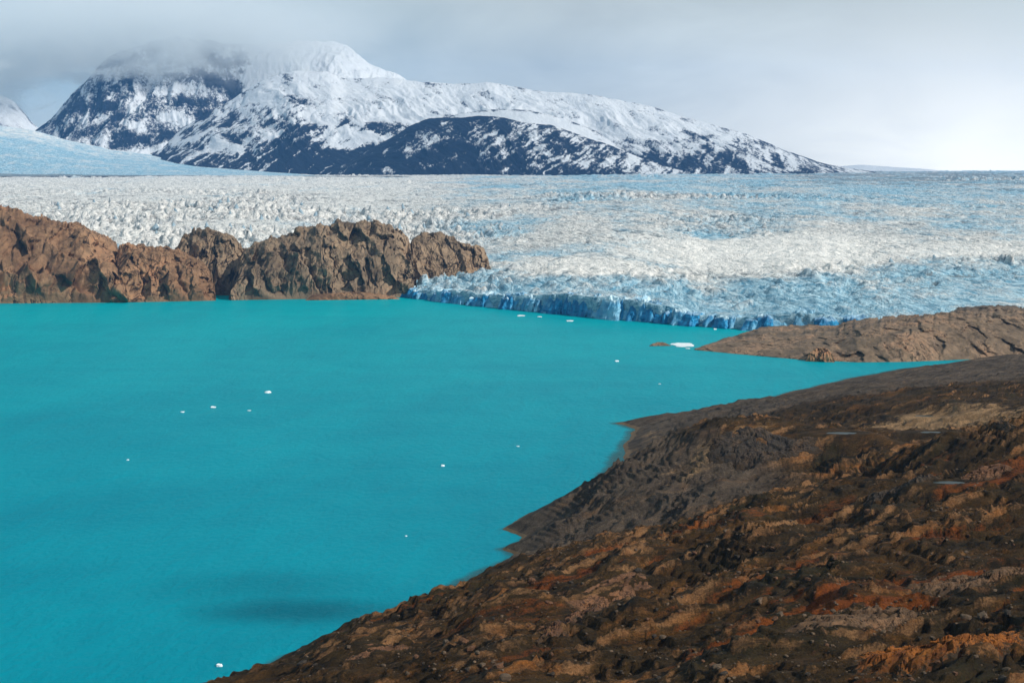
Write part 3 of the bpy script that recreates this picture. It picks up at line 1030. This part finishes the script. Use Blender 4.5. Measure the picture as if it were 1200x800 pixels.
bluff('rock_bluff', 'dark end bluff with its foot in the glacier, last of the row towards the ice',
      [(470, 330), (476, 300), (484, 281), (498, 273), (508, 271), (520, 275), (533, 279), (538, 286), (552, 287), (566, 291), (572, 303), (578, 325)],
      [(465, 343), (500, 341), (540, 340), (580, 339)], 60, 200, M_BLUFF2, 220, 80, 241, big=9, mid=4, cw=50, ground=-20)
bluff('rock_ledge', 'low pale orange rock ledge at the waterline below the broad grey bluff',
      [(358, 351.5), (366, 346), (385, 344), (410, 342.5), (430, 343), (445, 345), (460, 348), (468, 350)],
      [(350, 352), (470, 350.5)], 16, 50, M_BLUFF, 110, 30, 251, big=3, mid=2, cw=20, cat='rock')
bluff('rock_headland', 'long low tan rock headland reaching into the lake below the ice front',
      [(814, 409.5), (822, 406.5), (840, 404), (862, 401), (880, 397), (895, 394), (905, 394), (920, 396), (936, 395), (955, 394), (968, 394), (985, 392), (1000, 387), (1013, 383), (1040, 381),
       (1075, 377), (1110, 373), (1150, 372), (1200, 372), (1300, 368), (1450, 362), (1600, 358)],
      [(814, 410), (850, 413.5), (900, 418), (945, 422), (975, 423), (1005, 424.5), (1060, 424), (1100, 422.5), (1160, 420), (1300, 418), (1600, 414)],
      150, 300, M_HEAD, 560, 80, 261, big=5, mid=2.0, cw=60, face=0.2, end_px=90, cat='headland', flat=0.35, vert=0.9)
bluff('rock_ridge', 'dark flat topped rock ridge rising behind the tan headland against the ice',
      [(1068, 376), (1080, 373), (1095, 371), (1112, 366), (1130, 362.5), (1150, 361), (1170, 361), (1200, 363), (1260, 360), (1400, 350), (1600, 345)],
      [(1060, 396), (1300, 392), (1600, 388)], 90, 240, M_HEADTOP, 240, 60, 271, big=6, mid=3, cw=45, face=0.4, cat='ridge', flat=0.2)
bluff('rock_islet', 'small brown rock islet poking out of the lake off the headland tip',
      [(761, 404.8), (765, 402.5), (770, 401), (776, 401.2), (781, 402.2), (786, 404.6)],
      [(760, 405.5), (787, 405.2)], 9, 16, M_HEAD, 50, 24, 281, big=2, mid=1.2, cw=14, cat='islet')
bluff('boulder', 'large rounded orange boulder at the waterline of the tan headland',
      [(944, 422), (948, 414), (956, 408), (964, 407), (971, 411), (976, 417), (978, 423)],
      [(944, 423.3), (978, 424.6)], 16, 30, M_BLUFF, 60, 30, 291, big=3, mid=2, cw=22, cat='boulder')

# ------------------------------------------------------------------ near hillside
SHORE = [(-900, -600), (-640, 0), (-450, 380), (-300, 590)] + [on_water(*q) for q in
         [(272, 798), (345, 768), (420, 742), (470, 715), (520, 691), (575, 664), (606, 652), (588, 643), (612, 637), (622, 629), (596, 620), (622, 606), (655, 592),
          (704, 563), (713, 547), (726, 530), (738, 512), (744, 502), (722, 495.5), (768, 490.5), (830, 482), (900, 467), (1000, 443), (1060, 432), (1110, 426)]] + [(800, 2330), (1150, 2480), (1900, 2700)]
_sx = np.array([q[0] for q in SHORE], float)
_sy = np.array([q[1] for q in SHORE], float)
_ky = np.linspace(-600, 2700, 67)
_kx = np.convolve(np.pad(np.interp(_ky, _sy, _sx), 3, mode='edge'), np.ones(7) / 7, 'valid')


def gauss(X, Y, cx, cy, rx, ry, rot=0.0):
    c, s = math.cos(rot), math.sin(rot)
    u = (X - cx) * c + (Y - cy) * s
    v = -(X - cx) * s + (Y - cy) * c
    return np.exp(-(u / rx) ** 2 - (v / ry) ** 2)


def hill_base(X, Y):
    xs = np.interp(Y, _sy, _sx)
    dx = np.interp(Y, _ky, np.gradient(_kx, _ky))
    cosa = 1 / np.sqrt(1 + dx * dx)
    s = (X - xs) * cosa
    s = s + 5 * fbm(X / 50, Y / 50, 4, 301) + 3 * fbm(X / 16, Y / 16, 3, 305)
    sp = np.maximum(s, 0)
    k = 1 - 0.42 * ss(Y, 880, 1350) - 0.24 * ss(Y, 1450, 1950)
    z = k * (58 * (1 - np.exp(-sp / 125)) + 0.165 * np.minimum(sp, 900)) + np.minimum(s, 0) * 0.35
    z = z + 40 * gauss(X, Y, 195, 1215, 100, 95, 0.3) + 12 * gauss(X, Y, 95, 1180, 70, 60)
    z = z - 26 * gauss(X, Y, 185, 1010, 150, 60, 0.15) - 14 * gauss(X, Y, 250, 1420, 150, 70)
    z = z + 25 * gauss(X, Y, 305, 925, 100, 60, 0.25) - 20 * gauss(X, Y, 350, 1085, 170, 75)
    z = z + 2 * gauss(X, Y, 470, 1880, 170, 130, 0.8) + 7 * gauss(X, Y, 420, 1500, 120, 140)
    z = z + 10 * gauss(X, Y, 60, 780, 60, 40, 0.4) - 9 * gauss(X, Y, 95, 730, 60, 22, 0.5)
    return z, s


PONDS = [(1083, 487, 1430, 9, 5), (986, 507, 1330, 13, 5), (1091, 506, 1260, 9, 4), (1112, 565, 880, 9, 4)]
_pond = []


def hill_z(X, Y, ponds=True, extra=None):
    X = np.asarray(X, float)
    Y = np.asarray(Y, float)
    z, s = hill_base(X, Y)
    inl = ss(s, 0, 60)
    far = ss(Y, 1000, 1500)
    w1, w2 = 14 * fbm(X / 60, Y / 60, 3, 311), 14 * fbm(X / 60, Y / 60, 3, 312)
    a = ridged((X + w1) / 150, (Y + w2) / 120, 5, 313, 0.52) - 0.6
    # rock ribs: long layers running up from left to right
    u = (X + w1) * 0.86 + (Y + w2) * 0.50
    v = -(X + w1) * 0.50 + (Y + w2) * 0.86
    ribs = ridged(u / 150, v / 29, 4, 317, 0.52) - 0.6
    bl, cid = voronoi2(u / 26, v / 7.0, 21)
    m = fbm(X / 22, Y / 22, 5, 321, 0.6)
    amp = 1 - 0.55 * far
    z = z + inl * amp * (20 * a + 10.5 * ribs + 1.2 * m)
    if extra is not None:
        extra['ribs'] = ribs
        extra['a'] = a
    # ledges: bedding planes dipping away, stepped
    st = 4.2
    q = (z + 0.10 * X + 0.06 * Y + 2.2 * fbm(X / 34, Y / 34, 3, 331)) / st
    fq = q - np.floor(q)
    step = (ss(fq, 0.55, 0.95) - fq) * st
    lm = ss(perlin(X / 75, Y / 75, 333), -0.25, 0.35)
    z = z + step * inl * (0.45 + 0.75 * lm) * amp
    z = z + inl * amp * lm * ((cid - 0.5) * 1.5 - 0.9 * ss(bl, 0.16, 0.0))
    rr_ = ridged((u + 2 * m) / 15, (v + 2 * m) / 6, 4, 351, 0.62) - 0.6
    z = z + inl * amp * 1.1 * rr_
    z = z + inl * (0.32 * fbm(X / 3.2, Y / 3.2, 3, 341, 0.7) + 0.9 * np.maximum(perlin(X / 6.5, Y / 6.5, 345) - 0.25, 0) * 3)
    for (cx, cy, rx, ry, pz) in (_pond if ponds else ()):
        q = np.hypot((X - cx) / rx, (Y - cy) / ry)
        z = z + (pz + 0.3 - z) * ss(q, 4.5, 1.9)
        z = z - 1.5 * ss(q + 0.22 * perlin(X / 7, Y / 7, 347), 1.25, 0.85)
    return z


for (px, py, r, rx, ry) in PONDS:
    th, e = ray(px, py)
    # march along the sight line to the ground
    rr = np.linspace(300, 2000, 3400)
    zz = hill_z(rr * math.sin(th), rr * math.cos(th), False)
    hit = np.argmax(zz > CAM_H + e * rr)
    r = rr[hit] if hit > 0 else r
    x, y = r * math.sin(th), r * math.cos(th)
    _pond.append((x, y, rx, ry, float(hill_base(np.array([x]), np.array([y]))[0][0] + (zz[hit] if hit > 0 else 0)) * 0.0 + float(zz[hit])))


def ground_hit(px, py):
    th, e = ray(px, py)
    rr = np.linspace(250, 2500, 9000)
    zz = hill_z(rr * math.sin(th), rr * math.cos(th))
    ok = np.nonzero(zz > CAM_H + e * rr)[0]
    r = rr[ok[0]] if len(ok) else 900.0
    return r * math.sin(th), r * math.cos(th), float(hill_z(np.array([r * math.sin(th)]), np.array([r * math.cos(th)]))[0])


def build_hillside():
    rs = [200.0]
    while rs[-1] < 2750:
        r = rs[-1]
        rs.append(r * (1.008 if r < 410 else 1.0025 if r < 1500 else 1.0032 if r < 2300 else 1.012))
    rs = np.array(rs)
    # left end of each row: out in the water, a little beyond the shore
    thg = np.linspace(-1.2, 1.2, 1200)
    left = np.empty(len(rs))
    for i, r in enumerate(rs):
        gx, gy = r * np.sin(thg), r * np.cos(thg)
        inside = gx > np.interp(gy, _sy, _sx) - 45
        left[i] = max(thg[np.argmax(inside)], -0.62)
    right = 0.46 + 0.75 * np.clip((900 - rs) / 600, 0, 1)
    nc = 860
    t = np.linspace(0, 1, nc)
    TH = left[:, None] + (np.maximum(right, left + 0.05) - left)[:, None] * t[None, :]
    RR = np.repeat(rs[:, None], nc, 1)
    X, Y = RR * np.sin(TH), RR * np.cos(TH)
    ex = {}
    Z = hill_z(X, Y, True, ex)
    zb, s = hill_base(X, Y)
    gr = np.gradient(Z, axis=0) / np.gradient(RR, axis=0)
    gt = np.gradient(Z, axis=1) / np.maximum(np.gradient(X, axis=1), 0.05)
    slope = np.hypot(gr, gt)
    pu, pv = X * 0.86 + Y * 0.50, -X * 0.50 + Y * 0.86
    patch = fbm(pu / 150, pv / 45, 5, 401, 0.58)
    slate = ss(s + 25 * patch, 210, 60) * ss(Y, 930, 1060) + 0.75 * ss(Y, 1480, 1600) + 0.55 * gauss(X, Y, 190, 1110, 90, 60)
    gold = 0.85 * gauss(X, Y, 390, 1330, 170, 110, 0.4) + 0.55 * gauss(X, Y, 150, 1150, 90, 22, 0.5) + 0.5 * gauss(X, Y, 150, 1560, 40, 70)
    rust = 0.27 + 0.75 * patch + 0.25 * ss(ex['ribs'], 0.02, -0.10) + 0.40 * gauss(X, Y, 190, 620, 120, 70) + 0.25 * gauss(X, Y, 130, 850, 60, 30)
    rust = rust * ss(Y, 1150, 900)
    shelf = ss(Z, 3.2, 0.6)
    bare = 0.12 + 0.30 * ss(slope, 0.35, 0.95) + 0.30 * patch + 0.30 * ss(ex['ribs'], 0.0, 0.22)
    o = link('hillside', grid_mesh('hillside', np.stack([X, Y, Z], -1), {'slate': np.clip(slate, 0, 1.2), 'gold': gold, 'rust': rust, 'shelf': shelf, 'bare': bare}), M_GROUND)
    tag(o, 'dark brown rocky hillside with rust coloured patches falling to the lake', 'hillside', kind='structure')


build_hillside()


def build_shallows():
    m, b = material('silty_shallows')
    a = b.attr('shoal')
    n = b.noise(b.coord(), 0.06, 5, 0.6, 0.5)
    f = b.sstep(b.math('ADD', a, b.math('MULTIPLY', b.math('SUBTRACT', n, 0.5), 0.5)), 0.25, 1.05, 0.0, 0.45)
    p = b.new('ShaderNodeBsdfPrincipled')
    p.inputs['Base Color'].default_value = (0.060, 0.075, 0.060, 1)
    p.inputs['Roughness'].default_value = 0.5
    p.inputs['Specular IOR Level'].default_value = 0.05
    tr = b.new('ShaderNodeBsdfTransparent')
    mx = b.new('ShaderNodeMixShader')
    b.put(mx.inputs[0], f)
    m.node_tree.links.new(tr.outputs[0], mx.inputs[1])
    m.node_tree.links.new(p.outputs[0], mx.inputs[2])
    o = b.new('ShaderNodeOutputMaterial')
    m.node_tree.links.new(mx.outputs[0], o.inputs[0])
    y = np.arange(560, 2180, 3.5)
    x = np.interp(y, _sy, _sx)
    t = np.linspace(-62, 12, 20)
    X = x[:, None] + t[None, :]
    Y = np.repeat(y[:, None], 20, 1)
    zb, s = hill_base(X, Y)
    o = link('shallow_water', grid_mesh('shallow_water', np.stack([X, Y, np.full_like(X, 0.03)], -1), {'shoal': ss(s, -15, 1) * ss(np.broadcast_to(t, X.shape), -62, -40)}), m)
    tag(o, 'narrow band of brownish shallow water along the foot of the hillside', 'shallows', kind='structure')


build_shallows()


def mat_pond():
    m, b = material('pond_water')
    b.surface((0.02, 0.035, 0.035), 0.30, 0.12, b.bump(b.noise(b.coord(), 1.2, 2), 0.05, 0.3))
    return m


M_POND = mat_pond()
PL = ['pale pond high on the far slope, upper of the four ponds', 'long narrow pond on the grey slope behind the rocky knoll',
      'thin pale pond below the upper pond, among golden rock', 'dark pond in a hollow of the near ridge']
for i, (cx, cy, rx, ry, pz) in enumerate(_pond):
    a = np.linspace(0, 2 * np.pi, 40, endpoint=False)
    q = 1.05 + 0.05 * np.sin(a * 3 + i)
    V = np.stack([cx + np.cos(a) * rx * q, cy + np.sin(a) * ry * q, np.full(40, pz - 0.25)], -1)
    V = np.concatenate([V, [[cx, cy, pz - 0.25]]])
    F = np.array([(k, (k + 1) % 40, 40) for k in range(40)])
    tag(link('pond', mesh_from('pond', V, F), M_POND), PL[i], 'pond', 'ponds on the hillside')


# ------------------------------------------------------------------ outcrops and boulders
def lump(seed, n=3, rough=0.28, sq=0.55):
    """an angular stone: a subdivided cube pulled to a rounded block and fractured"""
    k = 2 ** n + 1
    g = np.linspace(-1, 1, k)
    A, B = np.meshgrid(g, g, indexing='ij')
    O = np.ones_like(A)
    V, F = [], []
    for i, (x, y, z) in enumerate(((A, B, O), (B, A, -O), (O, A, B), (-O, B, A), (B, O, A), (A, -O, B))):
        V.append(np.stack([x, y, z], -1).reshape(-1, 3))
        F.append(grid_faces(k, k, flip=False) + i * k * k)
    V, F = np.concatenate(V), np.concatenate(F)
    key = np.round(V * 1000).astype(np.int64)
    _, idx, inv = np.unique(key, axis=0, return_index=True, return_inverse=True)
    V, F = V[idx], inv.reshape(-1)[F]
    L = np.linalg.norm(V, axis=1, keepdims=True)
    V = V * (1 - sq) + V / L * sq * 1.25
    x, y, z = V[:, 0] + seed * 11.3, V[:, 1], V[:, 2]
    d = fbm3(x * 0.9, y * 0.9, z * 0.9, 3, seed)
    q = d * 5
    d = (np.floor(q) + ss(q - np.floor(q), 0.3, 0.7)) / 5 * 0.6 + 0.4 * d
    return V * (1 + rough * 1.9 * d)[:, None], F


def outcrop(label, ends, width, thick, mat, seed, st=1.3, cell=(11.0, 4.0), name='rock_outcrop'):
    """a body of bedrock breaking through the ground: irregular outline, stepped bedding, joints, a steep broken face on its lower side"""
    (ax, ay), (bx, by) = ends
    A, B = Vector(ground_hit(ax, ay)), Vector(ground_hit(bx, by))
    mid = (A + B) / 2
    d = B - A
    L = Vector((d.x, d.y, 0)).length * 0.5
    al = math.atan2(d.y, d.x)
    ca, sa = math.cos(al), math.sin(al)
    nr, na = 46, 200
    t = np.linspace(0, 1.0, nr)
    a = np.linspace(0, 2 * np.pi, na, endpoint=False)
    T, AA = np.meshgrid(t, a, indexing='ij')
    out = 1 + 0.42 * fbm(np.cos(AA) * 1.6 + seed * 3.1, np.sin(AA) * 1.6, 4, seed, 0.62)
    x = np.cos(AA) * T * L * out
    y = np.sin(AA) * T * width * 0.5 * out
    X, Y = x * ca - y * sa + mid.x, x * sa + y * ca + mid.y
    ground = hill_z(X, Y)
    smooth = np.mean([hill_z(X + ox, Y + oy) for ox, oy in ((-9, 0), (9, 0), (0, -9), (0, 9), (0, 0), (5, 5), (-5, 5), (5, -5), (-5, -5))], axis=0)
    lower = ss(-np.sin(AA) * T, -0.5, 0.6)
    prof = 1 - ss(T, 0.62, 0.98) * (0.75 + 0.25 * lower)
    nb = fbm(X / 9, Y / 9, 5, seed + 3, 0.6)
    e, cid = voronoi2((x + 3 * nb) / cell[0] + seed, (y + 3 * nb) / cell[1], seed)
    e2, cid2 = voronoi2((x + 2 * nb) / cell[0] * 2.6 + seed, (y + 2 * nb) / cell[1] * 2.6, seed + 1)
    H = thick * (0.45 + 0.55 * lower) * (0.9 + 0.22 * nb) + (cid - 0.5) * thick * 0.55 + (cid2 - 0.5) * thick * 0.16
    q = (H + 0.06 * x + 0.18 * y) / st
    H = H + (ss(q - np.floor(q), 0.55, 0.9) - (q - np.floor(q))) * st * 0.8
    H = H - thick * 0.55 * ss(e, 0.07, 0.0) - thick * 0.14 * ss(e2, 0.08, 0.0)
    Z = 0.25 * ground + 0.75 * smooth + H * prof - 1.6 * ss(T, 0.80, 1.0) - 0.2
    push = 1 + 0.05 * fbm(X / 3, Y / 3, 3, seed + 5)
    P = np.stack([(X - mid.x) * push, (Y - mid.y) * push, Z - mid.z], -1)
    o = link(name, mesh_from(name, P, grid_faces(nr, na, wrap=True), {'rim': 0.05 + 0.85 * T ** 1.6}, smooth=False), mat, None, mid)
    tag(o, label, 'rock outcrop', 'rock outcrops on the hillside')
    return o


outcrop('long bright orange rock rib running up the lowest part of the hillside', ((978, 788), (1215, 728)), 46, 6.0, M_ORANGE, 3)
outcrop('pale cracked bedrock slab above the orange rib at the edge of the hillside', ((1055, 690), (1230, 668)), 42, 4.6, M_TAN, 5)
outcrop('flat brown slab with dark crevices lying just below the pale cracked slab', ((905, 738), (1100, 712)), 30, 3.2, M_TAN, 8)
outcrop('pinkish tilted slab midway up the lower slope', ((622, 745), (712, 690)), 24, 3.8, M_PINK, 11)
outcrop('orange brown hump low on the slope by the water', ((395, 780), (480, 748)), 26, 2.6, M_PINK, 13)
outcrop('sunlit reddish crag on the crest of the near ridge', ((1125, 562), (1185, 546)), 22, 4.0, M_PINK, 17)
outcrop('dark hump of rock crowning the near ridge', ((1005, 585), (1110, 560)), 40, 5.0, M_DARK, 19)
outcrop('grey brown craggy crest of the knoll above the steep flank', ((815, 535), (965, 522)), 40, 6.0, M_DARK, 23, 2.0, (12, 8))
outcrop('tan slab showing through the heath below the knoll', ((660, 705), (770, 664)), 22, 1.8, M_PINK, 29)
outcrop('golden rock band on the far slope behind the near ridge', ((1040, 530), (1200, 506)), 46, 4.5, M_TAN, 31, 1.8, (12, 8))

protos = []
for k in range(7):
    V, F = lump(40 + k, 2 if k % 2 else 3, 0.26, 0.45 + 0.06 * k)
    protos.append(mesh_from('boulder', V, F, smooth=(k % 3 == 0)))
    protos[-1].materials.append((M_STONE, M_PINK, M_DARK)[k % 3])


def scatter():
    rnd = random.Random(12)
    spots = []
    while len(spots) < 210:
        px, py = rnd.uniform(300, 1190), rnd.uniform(560, 798)
        if py < 800 - (px - 265) * 0.44 + 14 or (px < 720 and py < 640):
            continue
        spots.append((px, py))
    th = np.array([ray(*q)[0] for q in spots])
    e = np.array([ray(*q)[1] for q in spots])
    rr = np.linspace(350, 1250, 1500)
    for t, ee in zip(th, e):
        zz = hill_z(rr * math.sin(t), rr * math.cos(t))
        ok = np.nonzero(zz > CAM_H + ee * rr)[0]
        if not len(ok):
            continue
        r = rr[ok[0]]
        x, y, z = r * math.sin(t), r * math.cos(t), float(zz[ok[0]])
        s = rnd.uniform(0.35, 0.85) if rnd.random() < 0.85 else rnd.uniform(0.9, 1.7)
        k = rnd.randrange(len(protos))
        o = link('boulder', protos[k], None, None, (x, y, z + s * 0.15))
        o.scale = (s * rnd.uniform(0.9, 1.6), s * rnd.uniform(0.8, 1.2), s * rnd.uniform(0.6, 0.9))
        o.rotation_euler = (rnd.uniform(-0.3, 0.3), rnd.uniform(-0.3, 0.3), rnd.uniform(0, 6.28))
        col = ('tan grey', 'reddish brown', 'dark')[k % 3]
        where = 'the lowest part of the hillside' if r < 620 else 'the middle of the near slope' if r < 800 else 'the slope below the knoll and ridge'
        size = 'large' if s > 0.88 else 'small'
        tag(o, f'{size} {col} boulder lying loose on {where}', 'boulder', f'{size} {col} boulders on {where}')


scatter()


def rubble():
    rs = np.random.RandomState(4)
    base = []
    for k in range(4):
        V, F = lump(80 + k, 1, 0.25, 0.5)
        base.append((V, F))
    n = 16000
    r = 320 * (1250 / 320) ** rs.rand(n)
    th = rs.uniform(-0.30, 0.42, n)
    X, Y = r * np.sin(th), r * np.cos(th)
    s = np.interp(Y, _sy, _sx)
    dens = fbm(X / 35, Y / 35, 3, 501)
    keep = (X > s + 25) & (dens + rs.uniform(-0.3, 0.3, n) > 0.0)
    X, Y = X[keep], Y[keep]
    Z = hill_z(X, Y)
    VV, FF, off = [], [], 0
    for x, y, z in zip(X, Y, Z):
        V, F = base[rs.randint(4)]
        a = rs.uniform(0, 6.28)
        q = 0.16 + 0.45 * rs.rand() ** 3
        c, s_ = math.cos(a) * q, math.sin(a) * q
        VV.append(np.stack([V[:, 0] * c * 1.4 - V[:, 1] * s_ + x, V[:, 0] * s_ * 1.4 + V[:, 1] * c + y, V[:, 2] * q * 0.7 + z + 0.05], -1))
        FF.append(F + off)
        off += len(V)
    o = link('rubble', mesh_from('rubble', np.concatenate(VV), np.concatenate(FF), smooth=False), M_STONE)
    tag(o, 'loose stones strewn over the rocky hillside', 'rubble', kind='stuff')


rubble()

# ------------------------------------------------------------------ ice floating on the lake
def floe(px, py, wpx, hpx, label, seed, flat=False):
    x, y = on_water(px, py)
    r = math.hypot(x, y)
    w, h = wpx / FPX * r * 0.30, hpx / FPX * r * 0.55
    V, F = lump(seed, 3, 0.34, 0.6)
    P = V * np.array([w, w * (0.9 if not flat else 1.6), h * 0.75])
    P[:, 2] += h * 0.25
    o = link('ice_floe', mesh_from('ice_floe', P, F, smooth=False), M_FLOE, None, (x, y, 0))
    tag(o, label, 'ice floe', 'ice floes drifting on the lake')


FL = [(257, 780, 10, 4.5, 'white ice floe with a peak, alone on the water close to the near shore'),
      (250, 477.5, 9, 2.6, 'small bright ice floe on open water, middle one of three in a line'),
      (314, 460, 10, 2.8, 'small bright ice floe farther out than the three in a line'),
      (214, 483, 6, 2.0, 'tiny ice floe at one end of the line of three'),
      (292, 481, 6, 1.0, 'faint low ice floe at the other end of the line of three'),
      (519, 546, 6, 3.0, 'small ice floe on open water level with the dark scree slope'),
      (607, 523, 5, 1.6, 'tiny ice floe on open water beside the hillside point'),
      (723, 423.5, 7, 2.2, 'small ice floe below the rock islet'),
      (150, 539, 4, 1.8, 'tiny ice floe alone far out on open water'),
      (476, 628, 4, 1.4, 'speck of ice on open water off the two rocky points'),
      (773, 450, 4, 1.4, 'speck of ice between the islet and the far slope of the hillside'),
      (800, 404, 34, 0.9, 'long flat strip of white ice between islet and headland'),
      (806, 408.5, 8, 1.0, 'short ice floe just below the long white strip'),
      (611, 370, 13, 0.9, 'flat ice floe under the ice cliff, the widest there'),
      (632, 371.5, 8, 1.4, 'small ice floe beside the widest one under the ice cliff'),
      (668, 376, 12, 0.8, 'thin ice floe close under the tallest ice cliff'),
      (838, 386, 5, 2.0, 'white ice crumb at the foot of the ice cliff near the headland')]
for i, q in enumerate(FL):
    floe(*q, 700 + i, flat=q[2] > 11)


# ------------------------------------------------------------------ air
def build_haze():
    m, b = material('haze_air')
    pv = b.new('ShaderNodeVolumePrincipled')
    pv.inputs['Color'].default_value = (0.17, 0.47, 1.0, 1)
    pv.inputs['Density'].default_value = 1.5e-5
    pv.inputs['Anisotropy'].default_value = 0.0
    o = b.new('ShaderNodeOutputMaterial')
    m.node_tree.links.new(pv.outputs[0], o.inputs['Volume'])
    x, y0, y1, z0, z1 = 34000, -4000, 32000, -60, 2600
    V = [(-x, y0, z0), (x, y0, z0), (x, y1, z0), (-x, y1, z0), (-x, y0, z1), (x, y0, z1), (x, y1, z1), (-x, y1, z1)]
    F = [(0, 3, 2, 1), (4, 5, 6, 7), (0, 1, 5, 4), (1, 2, 6, 5), (2, 3, 7, 6), (3, 0, 4, 7)]
    o = link('haze', mesh_from('haze', V, F, smooth=False), m)
    tag(o, 'thin blue haze over the lake and glacier', 'haze', kind='stuff')


build_haze()


# ------------------------------------------------------------------ mist wrapping the craggy summit
def build_mist():
    m, b = material('summit_mist')
    co = b.coord()
    n = b.noise(b.coord((1, 0.6, 1.7)), 0.0017, 6, 0.62, 0.8)
    sep = b.new('ShaderNodeSeparateXYZ')
    b.put(sep.inputs[0], co)
    x, y, z = sep.outputs
    lo = b.math('MINIMUM', b.math('MAXIMUM', b.math('MULTIPLY', b.math('SUBTRACT', -5750.0, x), 0.9), 0.0), 380.0)
    up = b.sstep(b.math('ADD', b.math('ADD', z, lo), b.math('MULTIPLY', b.math('SUBTRACT', n, 0.5), 2300)), 1180, 2000)
    ax = b.math('ABSOLUTE', b.math('DIVIDE', b.math('SUBTRACT', x, -4700.0), 3600.0))
    side = b.sstep(ax, 1.0, 0.1)
    top = b.sstep(b.math('ADD', z, b.math('MULTIPLY', n, 300)), 2950, 1700)
    den = b.math('MULTIPLY', b.math('MULTIPLY', b.math('MULTIPLY', up, side), top), 0.0030)
    pv = b.new('ShaderNodeVolumePrincipled')
    pv.inputs['Color'].default_value = (0.945, 0.972, 0.980, 1)
    pv.inputs['Anisotropy'].default_value = 0.0
    b.put(pv.inputs['Density'], den)
    o = b.new('ShaderNodeOutputMaterial')
    m.node_tree.links.new(pv.outputs[0], o.inputs['Volume'])
    x0, x1, y0, y1, z0, z1 = -8400, -1050, 16300, 18300, 800, 2500
    V = [(x0, y0, z0), (x1, y0, z0), (x1, y1, z0), (x0, y1, z0), (x0, y0, z1), (x1, y0, z1), (x1, y1, z1), (x0, y1, z1)]
    F = [(0, 3, 2, 1), (4, 5, 6, 7), (0, 1, 5, 4), (1, 2, 6, 5), (2, 3, 7, 6), (3, 0, 4, 7)]
    o = link('mist', mesh_from('mist', V, F, smooth=False), m)
    tag(o, 'soft grey cloud mist wrapped round the craggy summit', 'mist', kind='stuff')


build_mist()
